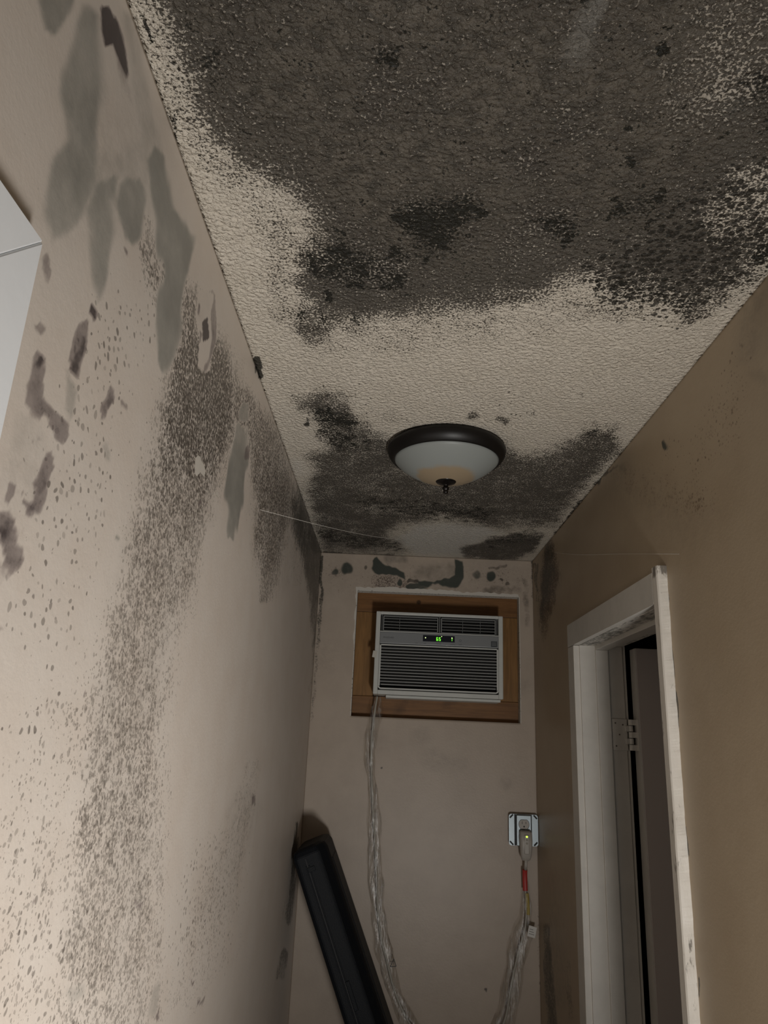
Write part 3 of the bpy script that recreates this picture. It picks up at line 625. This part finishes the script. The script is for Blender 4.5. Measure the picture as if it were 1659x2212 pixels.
# ------------------------------------------------------------------ timber surround in the wall opening
M_wood = bpy.data.materials.new('stained_pine'); M_wood.use_nodes = True
def woodify(m, axis_scale, tone):
    k = NT(m); b = k.n['Principled BSDF']; tc = k.node('ShaderNodeTexCoord').outputs['Object']
    mp = k.node('ShaderNodeMapping'); k.put(mp.inputs[0], tc); mp.inputs['Scale'].default_value = axis_scale
    f1, _ = k.noise(mp.outputs[0], 30, 6, .6, .6); f2, _ = k.noise(tc, 9, 3, .6)
    c = k.mix(k.ramp(f1, .3, .7), tuple(t * 1.15 for t in tone), tuple(t * .78 for t in tone))
    c = k.mix(k.math('MULTIPLY', k.ramp(f2, .55, .8), .6), c, tuple(t * .35 for t in tone))
    kn = k.node('ShaderNodeTexVoronoi', voronoi_dimensions='3D'); k.put(kn.inputs['Vector'], tc); kn.inputs['Scale'].default_value = 9
    c = k.mix(k.ramp(kn.outputs['Distance'], .11, .05), c, tuple(t * .3 for t in tone))
    k.put(b.inputs['Base Color'], c); b.inputs['Roughness'].default_value = .42; b.inputs['Specular IOR Level'].default_value = .3
woodify(M_wood, (.25, 1, 3.0), (.195, .095, .036))
M_woodv = bpy.data.materials.new('stained_pine_upright'); M_woodv.use_nodes = True; woodify(M_woodv, (3.0, 1, .25), (.25, .13, .045))
YW = 2.790
sur = thing('timber_surround', 'stained wooden board frame around the air conditioner', 'wooden frame', (WX0, YW, WZ0))
g = .0012
zt, zbt = 2.219, 1.903
bm = nb(); box(bm, WX0 + .001, WX1 - .001, YW, YW + .02, zt, WZ1 - .001, .0012); part('board', bm, M_wood, sur)
bm = nb(); box(bm, WX0 + .001, WX1 - .001, YW, YW + .02, WZ0 + .001, zbt, .0012); part('board', bm, M_wood, sur)
bm = nb(); box(bm, WX0 + .001, -.0575, YW, YW + .02, zbt + g, zt - g, .0012); part('board', bm, M_woodv, sur)
bm = nb(); box(bm, .4125, WX1 - .001, YW, YW + .02, zbt + g, zt - g, .0012); part('board', bm, M_woodv, sur)
# plaster liner of the opening: raw white chipped edges
M_chip = bpy.data.materials.new('chipped_plaster'); M_chip.use_nodes = True
k = NT(M_chip); b = k.n['Principled BSDF']; tc = k.node('ShaderNodeTexCoord').outputs['Object']
f1, _ = k.noise(tc, 160, 4, .6); k.put(b.inputs['Base Color'], k.mix(k.ramp(f1, .58, .66), (.62, .60, .55), (.04, .03, .02))); b.inputs['Roughness'].default_value = .8
bm = nb(); t_ = .0016
box(bm, WX0, WX1, YB - .001, YB + .058, WZ1 - .0008, WZ1 + t_); box(bm, WX0 - t_, WX0 + .0008, YB - .001, YB + .058, WZ0, WZ1); box(bm, WX1 - .0008, WX1 + t_, YB - .001, YB + .058, WZ0, WZ1)
lin_o = obj('trim_1', bm, M_chip); struct(lin_o, 'chipped white plaster edge around the wooden frame', 'trim')
bm = nb(); box(bm, WX0 - .1, WX1 + .1, YB + .162, YB + .19, WZ0 - .1, WZ1 + .1); struct(obj('wall_outer', bm, M_dark), 'outer wall skin behind the air conditioner opening', 'wall')

# ------------------------------------------------------------------ air conditioner
AX0, AX1, AZ0, AZ1, AYF = -.0555, .4105, 1.905, 2.2025, 2.665
AW, AH = AX1 - AX0, AZ1 - AZ0
ac = thing('air_conditioner', 'white window air conditioner showing a green 65, set in a wooden frame', 'air conditioner', (AX0, AYF, AZ0))
M_pl = mat('aged_white_plastic', (.54, .55, .52), .42, bump=.05, vary=.06)
M_plg = mat('grey_plastic', (.21, .22, .225), .38)
M_blk = mat('black_plastic', (.008, .008, .008), .6)
M_slat = mat('grille_slat_plastic', (.20, .205, .20), .4)
def ax(f): return AX0 + f * AW
def az(f): return AZ1 - f * AH
bm = nb()
box(bm, AX0, ax(.036), AYF, YW + .10, AZ0, AZ1, .003); box(bm, ax(.964), AX1, AYF, YW + .10, AZ0, AZ1, .003)
box(bm, ax(.034), ax(.966), AYF + .0004, YW + .10, az(.036), AZ1, .0025); box(bm, ax(.034), ax(.966), AYF + .0004, YW + .10, AZ0, az(.948), .0025)
box(bm, ax(.036), ax(.964), AYF + .05, YW + .099, az(.95), az(.034))
housing = part('housing', bm, M_pl, ac)
bm = nb(); box(bm, ax(.035), ax(.965), AYF + .030, AYF + .048, az(.95), az(.035)); part('filter', bm, M_blk, ac)  # black backing sheet, paints in the dark of the hollow housing
# louvre bank
for (u0, u1) in ((.055, .492), (.512, .945)):
    bm = nb(); fr = .0042
    x0, x1, z0, z1 = ax(u0), ax(u1), az(.238), az(.05)
    yf = AYF + .004
    box(bm, x0, x0 + fr, yf, yf + .016, z0, z1, .001); box(bm, x1 - fr, x1, yf, yf + .016, z0, z1, .001)
    box(bm, x0, x1, yf, yf + .016, z1 - fr * .7, z1, .001); box(bm, x0, x1, yf, yf + .016, z0, z0 + fr * .7, .001)
    lv = part('louver_frame', bm, M_slat, ac)
    for i in range(1, 5):
        zc = z0 + (z1 - z0) * i / 5; bm = nb()
        vs = [bm.verts.new(p) for p in ((x0 + fr, yf + .001, zc + .0011), (x1 - fr, yf + .001, zc + .0011), (x1 - fr, yf + .014, zc + .005), (x0 + fr, yf + .014, zc + .005),
                                        (x0 + fr, yf + .001, zc - .0009), (x1 - fr, yf + .001, zc - .0009), (x1 - fr, yf + .014, zc + .003), (x0 + fr, yf + .014, zc + .003))]
        for q_ in ((0, 1, 2, 3), (7, 6, 5, 4), (0, 4, 5, 1), (1, 5, 6, 2), (2, 6, 7, 3), (3, 7, 4, 0)): bm.faces.new([vs[a] for a in q_])
        part('louver', bm, M_slat, lv)
    for t in ((.3,) if u0 < .1 else (.4, .72)):
        bm = nb(); xx = x0 + (x1 - x0) * t; box(bm, xx - .0006, xx + .0006, yf + .008, yf + .012, z0 + fr, z1 - fr); part('vane', bm, M_slat, lv)
bm = nb(); box(bm, ax(.499), ax(.505), AYF + .002, AYF + .02, az(.245), az(.036)); 
part('divider', bm, M_slat, ac)
for fx in (.045, .951):
    bm = nb(); box(bm, ax(fx), ax(fx + .004), AYF + .006, AYF + .02, az(.245), az(.036)); part('divider', bm, M_slat, ac)
# control strip
bm = nb(); box(bm, ax(.0355), ax(.9645), AYF - .0005, AYF + .03, az(.395), az(.252), .0025, 3); cp = part('control_panel', bm, M_plg, ac)
bm = nb(); box(bm, ax(.0355), ax(.9645), AYF - .0006, AYF + .01, az(.252), az(.242), .0008); part('panel_strip', bm, M_pl, ac)
bm = nb(); box(bm, ax(.372), ax(.622), AYF - .0012, AYF + .004, az(.352), az(.272), .0012); disp = part('display', bm, mat('display_glass', (.006, .008, .016), .25), ac)
M_led = mat('green_display_light', (.1, .5, .05), .5, emit=(.22, 1.0, .05), estr=1.3)
M_ledw = mat('pale_display_light', (.5, .5, .2), .5, emit=(.8, 1.0, .45), estr=1.2)
def seg7(ch, x, z, w, h, t=.0017):
    segs = {'6': 'afgedc', '5': 'afgcd'}[ch]; bm = nb(); y0, y1 = AYF - .0017, AYF - .0012
    S_ = {'a': (x, x + w, z + h - t, z + h), 'g': (x, x + w, z + h / 2 - t / 2, z + h / 2 + t / 2), 'd': (x, x + w, z, z + t),
          'f': (x, x + t, z + h / 2, z + h), 'b': (x + w - t, x + w, z + h / 2, z + h), 'e': (x, x + t, z, z + h / 2), 'c': (x + w - t, x + w, z, z + h / 2)}
    for s in segs: a = S_[s]; box(bm, a[0], a[1], y0, y1, a[2], a[3])
    return bm
dz0 = az(.337); o = part('digit', seg7('6', ax(.478), dz0, .0062, .0125), M_led, disp); o = part('digit', seg7('5', ax(.498), dz0, .0062, .0125), M_led, disp)
def dot(name, fx, fz, r, m_, par, d=.0016, y=None):
    bm = nb(); yy = AYF if y is None else y
    tube(bm, [Vector((ax(fx), yy - d, az(fz))), Vector((ax(fx), yy - .0003, az(fz)))], r, 14); return part(name, bm, m_, par)
dot('degree_mark', .519, .283, .0015, M_ledw, disp); dot('indicator_light', .393, .306, .0020, M_ledw, disp); dot('indicator_light', .600, .297, .0021, M_ledw, disp)
bm = nb(); box(bm, ax(.5985), ax(.6015), AYF - .0016, AYF - .0012, az(.334), az(.300)); part('indicator_light', bm, M_led, disp)
M_ink = mat('dark_print', (.05, .05, .055), .5)
text_mesh('brand_lettering', 'FRIGIDAIRE', .0078, M_ink, ac, Matrix.Translation((ax(.103) - AX0, -.0006, az(.322) - AZ0)) @ Matrix.Rotation(math.pi / 2, 4, 'X'))
for fx, s in ((.325, 'timer'), (.388, 'mode'), (.447, '-'), (.497, 'fan speed'), (.548, '+'), (.606, 'temp/time')):
    text_mesh('button_lettering', s, .0042, M_ink, ac, Matrix.Translation((ax(fx) - AX0, -.0007, az(.374) - AZ0)) @ Matrix.Rotation(math.pi / 2, 4, 'X'))
text_mesh('button_lettering', 'on/off', .0042, M_ink, ac, Matrix.Translation((ax(.665) - AX0, -.0007, az(.374) - AZ0)) @ Matrix.Rotation(math.pi / 2, 4, 'X'))
bm = nb(); lathe(bm, [(.0032, -.0003), (.0042, -.0003), (.0042, .0003), (.0032, .0003), (.0032, -.0003)], 24)
bmesh.ops.rotate(bm, verts=bm.verts, matrix=Matrix.Rotation(math.pi / 2, 3, 'X')); bmesh.ops.translate(bm, verts=bm.verts, vec=(ax(.665), AYF - .0006, az(.325)))
part('power_button', bm, M_ink, ac)
bm = nb(); box(bm, ax(.905), ax(.953), AYF - .0009, AYF + .001, az(.385), az(.315), .0003); stk = part('sticker', bm, mat('dark_sticker', (.035, .04, .045), .5), ac)
for q_ in range(3):
    bm = nb(); box(bm, ax(.911), ax(.946), AYF - .0012, AYF - .0008, az(.336 + q_ * .016), az(.331 + q_ * .016)); part('sticker_print', bm, M_plg, stk)
# lower grille
bm = nb(); z1, z0 = az(.402), az(.940)
box(bm, ax(.0365), ax(.050), AYF + .001, AYF + .012, z0 + .012, z1, .001); box(bm, ax(.950), ax(.9635), AYF + .001, AYF + .012, z0 + .012, z1, .001)
box(bm, ax(.0365), ax(.9635), AYF + .001, AYF + .012, z1 - .0045, z1, .001); box(bm, ax(.060), ax(.940), AYF + .001, AYF + .012, z0, z0 + .0055, .001)
for sx, fa in ((-1, .060), (1, .940)):
    for t in range(5):
        a0, a1 = math.radians(18 * t), math.radians(18 * (t + 1)); r = .0115; cx, cz = ax(fa), z0 + .0115
        p = [(cx + sx * r * math.sin(a), cz - r * math.cos(a)) for a in (a0, a1)]; q2 = [(cx + sx * (r - .005) * math.sin(a), cz - (r - .005) * math.cos(a)) for a in (a0, a1)]
        vs = [bm.verts.new((u, yy, v)) for yy in (AYF + .001, AYF + .012) for u, v in (p[0], p[1], q2[1], q2[0])]
        for q_ in ((0, 1, 2, 3), (4, 5, 6, 7), (0, 1, 5, 4), (1, 2, 6, 5), (2, 3, 7, 6), (3, 0, 4, 7)): bm.faces.new([vs[a] for a in q_])
grl = part('intake_grille', bm, M_pl, ac)
NS = 14
for i in range(1, NS):
    zc = z1 - .004 - (z1 - z0 - .010) * i / NS
    inset = .050 if i < NS - 1 else .058
    bm = nb(); x0, x1 = ax(inset), ax(1 - inset); yf = AYF + .002
    vs = [bm.verts.new(p) for p in ((x0, yf, zc + .0021), (x1, yf, zc + .0021), (x1, yf + .013, zc + .0065), (x0, yf + .013, zc + .0065),
                                    (x0, yf, zc - .0021), (x1, yf, zc - .0021), (x1, yf + .013, zc + .004), (x0, yf + .013, zc + .004))]
    for q_ in ((0, 1, 2, 3), (7, 6, 5, 4), (0, 4, 5, 1), (1, 5, 6, 2), (2, 6, 7, 3), (3, 7, 4, 0)): bm.faces.new([vs[a] for a in q_])
    part('slat', bm, M_slat, grl)
# base lip and tape scrap
bm = nb(); box(bm, ax(.10), ax(.985), AYF + .022, YW - .002, AZ0 - .010, AZ0 - .001, .001); part('base_lip', bm, M_pl, ac)
bm = nb(); box(bm, AX0 - .007, AX0 + .008, AYF - .0012, AYF - .0004, az(.57), az(.49)); bmesh.ops.rotate(bm, verts=bm.verts, cent=(AX0, AYF, az(.53)), matrix=Matrix.Rotation(.15, 3, 'Y'))
tp = part('tape_scrap', bm, mat('clear_tape', (.55, .53, .47), .2), ac); tp['label'] = 'yellowed scrap of clear tape'

# ------------------------------------------------------------------ electrical outlet
OX, OZc, OY = .4865, 1.4725, 2.727
M_steel = mat('galvanised_steel', (.30, .34, .36), .40, metal=.92, bump=.06, bscale=90)
out = thing('electrical_outlet', 'square galvanised metal outlet cover on the back wall near the right corner', 'outlet', (OX, OY, OZc))
hw = .0505
def plate_outline(hw, r=.009, n=5):
    pts = []
    for cx, cz, a0 in ((hw - r, hw - r, 0), (-hw + r, hw - r, 90), (-hw + r, -hw + r, 180), (hw - r, -hw + r, 270)):
        for i in range(n + 1):
            a = math.radians(a0 + 90 * i / n); pts.append((cx + r * math.cos(a), cz + r * math.sin(a)))
    return pts
bm = nb(); pts = plate_outline(hw)
a = [bm.verts.new((OX + x, OY, OZc + z)) for x, z in pts]; b_ = [bm.verts.new((OX + x, OY + .0022, OZc + z)) for x, z in pts]
bm.faces.new(a); bm.faces.new(list(reversed(b_)))
for i in range(len(pts)): bm.faces.new((a[i], b_[i], b_[(i + 1) % len(pts)], a[(i + 1) % len(pts)]))
part('cover_plate', bm, M_steel, out)
bm = nb(); box(bm, OX - .0255, OX + .0255, OY - .011, OY + .001, OZc - .0503, OZc + .0485, .0022, 3); raised = part('raised_panel', bm, M_steel, out)
for gx0, gx1 in ((-.0315, -.0256), (.0256, .0290)):
    bm = nb(); box(bm, OX + gx0, OX + gx1, OY - .0006, OY + .001, OZc - .0500, OZc + .0500); part('panel_groove', bm, M_blk, out)
bm = nb(); box(bm, OX - .046, OX + .046, OY + .0022, YB + .004, OZc - .047, OZc + .047, .003); part('metal_box', bm, mat('box_steel', (.10, .10, .095), .5, metal=.4), out)
for sx, sz in ((-1, 1), (1, 1), (1, -1), (-1, -1)):
    bm = nb(); box(bm, -.0080, .0080, -.0006, .0006, -.0026, .0026)
    bmesh.ops.rotate(bm, verts=bm.verts, matrix=Matrix.Rotation(math.radians(45) * sx * sz, 3, 'Y'))
    bmesh.ops.translate(bm, verts=bm.verts, vec=(OX + sx * .0415, OY - .0004, OZc + sz * .0430))
    part('screw_slot', bm, M_blk, out)
M_recp = mat('grey_receptacle', (.42, .39, .35), .5)
def recept(zc):
    bm = nb(); pts = []
    for i in range(40):
        a = 2 * math.pi * i / 40; pts.append((.0172 * math.cos(a), max(-.0142, min(.0142, .0172 * math.sin(a)))))
    yF, yBk = OY - .0122, OY - .009
    a = [bm.verts.new((OX + x, yF, zc + z)) for x, z in pts]; b_ = [bm.verts.new((OX + x, yBk, zc + z)) for x, z in pts]
    bm.faces.new(a); bm.faces.new(list(reversed(b_)))
    for i in range(40): bm.faces.new((a[i], b_[i], b_[(i + 1) % 40], a[(i + 1) % 40]))
    r = part('receptacle', bm, M_recp, raised)
    bm = nb(); box(bm, OX - .0072, OX - .0056, yF - .0003, yF + .001, zc + .0008, zc + .0098); box(bm, OX + .0056, OX + .0072, yF - .0003, yF + .001, zc + .0016, zc + .009)
    tube(bm, [Vector((OX, yF - .0003, zc - .0070)), Vector((OX, yF + .001, zc - .0070))], .0027, 14); part('socket_slot', bm, M_blk, r)
    bm = nb(); pp = [Vector((OX + x * 1.06, yF + .0008, zc + z * 1.06)) for x, z in pts]; pp.append(pp[0].copy()); tube(bm, pp, .0006, 6, capped=False); part('rim', bm, M_blk, r)
recept(OZc + .0190); recept(OZc - .0200)
bm = nb(); tube(bm, [Vector((OX, OY - .0128, OZc - .0005)), Vector((OX, OY - .010, OZc - .0005))], .0036, 18); part('screw', bm, mat('screw_metal', (.2, .19, .17), .4, metal=.7), raised)

# ------------------------------------------------------------------ power cord in its clear sleeve
cord = thing('power_cord', 'beige power cord in a clear plastic sleeve hanging from the air conditioner to the outlet', 'power cord', (-.05, 2.70, 1.9))
M_cord = mat('beige_cord', (.40, .38, .33), .45)
yc = 2.725
path = [(-.040, 2.735, 1.900), (-.046, 2.728, 1.85), (-.052, 2.725, 1.76), (-.052, 2.727, 1.68), (-.045, 2.727, 1.60), (-.036, 2.727, 1.50), (-.024, 2.726, 1.40), (-.016, 2.726, 1.31), (-.008, 2.724, 1.215), (.006, 2.722, 1.13), (.030, 2.72, 1.055), (.062, 2.72, .965), (.11, 2.715, .885), (.18, 2.71, .82), (.27, 2.705, .80), (.36, 2.71, .83), (.414, 2.716, .90), (.438, 2.72, 1.00), (.462, 2.722, 1.095), (.484, 2.722, 1.16), (.492, 2.722, 1.22), (.4885, 2.722, 1.285), (.487, 2.718, 1.34), (.4885, 2.705, 1.376)]
pp = catmull(path, 8)
bm = nb(); tube(bm, pp, .0036, 10, .7); part('cord', bm, M_cord, cord, True)
M_sleeve = bpy.data.materials.new('clear_plastic_film'); M_sleeve.use_nodes = True
k = NT(M_sleeve); nt = M_sleeve.node_tree; b = k.n['Principled BSDF']
b.inputs['Base Color'].default_value = (.55, .53, .50, 1); b.inputs['Roughness'].default_value = .34; b.inputs['Specular IOR Level'].default_value = .6
tc = k.node('ShaderNodeTexCoord').outputs['Object']; mp = k.node('ShaderNodeMapping'); k.put(mp.inputs[0], tc); mp.inputs['Scale'].default_value = (2.4, 1, .32)
f1, _ = k.noise(mp.outputs[0], 42, 3, .5, .5)
bn = k.node('ShaderNodeBump'); bn.inputs['Strength'].default_value = 1.0; bn.inputs['Distance'].default_value = .005; k.put(bn.inputs['Height'], f1); k.put(b.inputs['Normal'], bn.outputs[0])
tr = k.node('ShaderNodeBsdfTransparent'); tr.inputs[0].default_value = (.95, .945, .935, 1)
gl = k.node('ShaderNodeBsdfGlossy'); gl.inputs['Roughness'].default_value = .32; k.put(gl.inputs['Normal'], bn.outputs[0])
fr = k.node('ShaderNodeFresnel'); fr.inputs[0].default_value = 1.28; k.put(fr.inputs['Normal'], bn.outputs[0])
crease = k.ramp(f1, .54, .64)
m1 = k.node('ShaderNodeMixShader'); k.put(m1.inputs[0], k.math('MULTIPLY', crease, .30)); k.put(m1.inputs[1], tr.outputs[0]); k.put(m1.inputs[2], b.outputs[0])
m2 = k.node('ShaderNodeMixShader'); m2.inputs[0].default_value = .05; k.put(m2.inputs[1], m1.outputs[0]); k.put(m2.inputs[2], gl.outputs[0])
k.put(k.n['Material Output'].inputs['Surface'], m2.outputs[0])
def srad(t, a):
    base = .019 + .004 * math.sin(t * 23 + .8) + .002 * math.sin(t * 61)
    if t < .06: base *= .45 + t / .06 * .55
    if .36 < t < .52: base += .010 * math.sin((t - .36) / .16 * math.pi)
    if .62 < t < .90: base += .010 * math.sin((t - .62) / .28 * math.pi)
    if t > .9: base *= max(.35, 1 - (t - .9) / .1 * .6)
    return base * (1 + .20 * math.sin(a * 3 + t * 40) + .10 * math.sin(a * 5 - t * 90))
bm = nb(); fine = catmull(path, 22); n_ = len(fine)
sl = [Vector((p.x + .004 * math.sin(i * .07), p.y, p.z)) for i, p in enumerate(fine[:int(n_ * .955)])]
tube(bm, sl, .01, 20, .55, srad, capped=False); part('plastic_sleeve', bm, M_sleeve, cord, True)
# red and yellow tags on the cord near the plug, white label lower down
def wrap(name, i0, i1, r, m_, label=None, flat=.8, dx=0):
    bm = nb(); tube(bm, [Vector((p.x + dx, p.y - .003, p.z)) for p in pp[i0:i1]], r, 14, flat); o = part(name, bm, m_, cord)
    if label: o['label'] = label
    return o
def idx(z): return min(range(len(pp) // 2, len(pp)), key=lambda i: abs(pp[i].z - z))
wrap('cord_tag', idx(1.283), idx(1.348) + 1, .0085, mat('red_tape', (.42, .04, .035), .3), 'red wrapped tag')
wrap('cord_tag', idx(1.215), idx(1.275) + 1, .0055, mat('yellow_label', (.40, .30, .06), .4), 'yellow printed tag', dx=.005)
bm = nb(); box(bm, .492, .519, 2.700, 2.7025, 1.150, 1.183, .0006); bmesh.ops.rotate(bm, verts=bm.verts, cent=(.505, 2.70, 1.167), matrix=Matrix.Rotation(.22, 3, 'Y'))
wl = part('cord_tag', bm, mat('white_label', (.62, .60, .56), .4), cord); wl['label'] = 'white printed paper tag'
for q_ in range(3):
    bm = nb(); box(bm, .496, .514 - .003 * q_, 2.6993, 2.6999, 1.158 + q_ * .007, 1.1598 + q_ * .007); bmesh.ops.rotate(bm, verts=bm.verts, cent=(.505, 2.70, 1.167), matrix=Matrix.Rotation(.22, 3, 'Y'))
    part('printed_line', bm, mat('grey_ink', (.2, .19, .18), .5), wl)
# warning triangle printed on the sleeve
bm = nb(); tri = [(.042, 1.045), (.061, 1.047), (.0525, 1.068)]
for i in range(3):
    a_, c_ = tri[i], tri[(i + 1) % 3]; tube(bm, [Vector((a_[0], 2.700, a_[1])), Vector((c_[0], 2.700, c_[1]))], .0011, 6)
tube(bm, [Vector((.0522, 2.700, 1.052)), Vector((.0524, 2.700, 1.060))], .0008, 6)
part('warning_triangle', bm, M_ink, cord)
# plug with test buttons
M_plug = mat('beige_plug', (.43, .40, .36), .42)
bm = nb()
prof_ = [(.0, 1.4735, .0140, .010), (.0, 1.468, .0172, .016), (.0, 1.440, .0178, .019), (.0, 1.415, .0165, .018), (.0, 1.392, .0145, .015), (.0, 1.382, .0115, .012), (.0, 1.379, .009, .008)]
prev = None; PXc = .4885
for _, z, wx, dy in prof_:
    ring = []
    for i in range(24):
        a = 2 * math.pi * i / 24; cx = math.copysign(abs(math.cos(a)) ** .55, math.cos(a)); sy = math.copysign(abs(math.sin(a)) ** .55, math.sin(a))
        ring.append(bm.verts.new((PXc + wx * 1.2 * cx, OY - .0125 - dy + dy * sy, z)))
    if prev:
        for i in range(24): bm.faces.new((prev[i], ring[i], ring[(i + 1) % 24], prev[(i + 1) % 24]))
    else: bm.faces.new(ring)
    prev = ring
bm.faces.new(list(reversed(prev)))
plug = part('plug', bm, M_plug, cord, True)
yp = OY - .0125 - 2 * .0185
bm = nb(); box(bm, PXc - .0085, PXc + .0085, yp - .0015, yp + .006, 1.402, 1.462, .003, 3); part('button_plate', bm, M_plug, plug)
bm = nb(); tube(bm, [Vector((PXc, yp - .003, 1.457)), Vector((PXc, yp + .001, 1.457))], .0030, 16); part('indicator_light', bm, mat('plug_led', (.3, .5, .05), .4, emit=(.60, 1.0, .08), estr=1.6), plug)
for zz in (1.447, 1.436):
    bm = nb(); tube(bm, [Vector((PXc, yp - .003, zz)), Vector((PXc, yp + .001, zz))], .0036, 18); part('test_button', bm, mat('plug_button', (.27, .25, .20), .5), plug)
bm = nb(); tube(bm, [Vector((PXc, OY - .030, 1.384)), Vector((PXc - .0005, OY - .028, 1.366)), Vector((.488, OY - .020, 1.352))], .0055, 14); part('strain_relief', bm, M_plug, plug, True)

# ------------------------------------------------------------------ black long case leaning in the left corner
ang = math.radians(23.3); cw_, cdp, cl = .110, .235, 1.53
case = thing('instrument_case', 'long black hard case leaning against the left wall in the corner', 'case', (0, 0, 0))
M_case = mat('black_case_plastic', (.0045, .006, .0085), .55, bump=.3, bscale=260, spec=.2)
M_seam = mat('case_seam', (.002, .002, .003), .6)
# local frame: u along width (x'), d depth (y), w along length (z'), top at w=cl
case.rotation_euler = (0, -ang, 0)
zbase = .001
# top-left corner touches the wall: find x of base
bx = XL + .004 + cl * math.sin(ang)
case.location = (bx, 2.425, zbase)
def cpart(name, bm, m_, parent=case, smooth=False): return obj(name, bm, m_, parent, smooth)
half = .038
bm = nb(); prof_c = [(0, .014), (.004, .004), (.014, 0), (.076, 0), (.084, .003), (.104, .026), (.110, .040), (.110, cdp - .012), (.100, cdp), (.010, cdp), (0, cdp - .012)]
rings = []
for w_, sh in ((.0, .012), (.012, 0), (cl - .022, 0), (cl - .007, .006), (cl, .020)):
    cx_, cy_ = .055, cdp / 2
    rings.append([bm.verts.new((cx_ + (u - cx_) * (1 - sh / .055), cy_ + (y - cy_) * (1 - sh / (cdp / 2)), w_)) for u, y in prof_c])
for r0, r1 in zip(rings, rings[1:]):
    for i in range(len(prof_c)): bm.faces.new((r0[i], r1[i], r1[(i + 1) % len(prof_c)], r0[(i + 1) % len(prof_c)]))
bm.faces.new(rings[0]); bm.faces.new(list(reversed(rings[-1])))
bmesh.ops.bevel(bm, geom=[e for e in bm.edges], offset=.0016, segments=2, affect='EDGES')
cpart('shell', bm, M_case)
bm = nb(); box(bm, half - .0013, half + .0013, -.0009, .004, .03, cl - .030); cpart('seam_gasket', bm, M_seam)
for du in (-.0045, .0045):
    bm = nb(); box(bm, half + du - .0018, half + du + .0018, -.0018, .004, .03, cl - .05, .0009); cpart('rim_bead', bm, M_case)
bm = nb(); box(bm, half - .003, half + .020, -.0022, .004, cl - .070, cl - .056, .001); cpart('latch', bm, M_case)
for w0 in (cl - .42, .35):
    bm = nb(); box(bm, half + .002, half + .014, -.0035, .004, w0 - .04, w0 + .04, .0015, 3); cpart('latch', bm, M_case)
bm = nb(); box(bm, .106, .1125, .060, cdp - .03, .06, cl - .06, .002); cpart('side_panel', bm, M_case)

# ------------------------------------------------------------------ cobweb threads
M_web = mat('cobweb_silk', (.75, .72, .66), .4, emit=None)
def thread(pts, r, label):
    bm = nb(); tube(bm, catmull(pts, 10), r, 5)
    o = obj('cobweb_thread', bm, M_web); tag(o, label, 'cobweb'); return o
thread([(XL + .002, 1.44, 2.198), (-.18, 1.79, 2.268), (-.076, 2.15, 2.347), (.030, 2.504, 2.434)], .00055, 'thin pale cobweb strand from the left wall up to the ceiling')
thread([(XR - .002, 2.36, 2.372), (XR - .006, 2.0, 2.275), (XR - .006, 1.65, 2.190), (XR - .002, 1.33, 2.110)], .00035, 'faint cobweb strand strung along the right wall above the door')
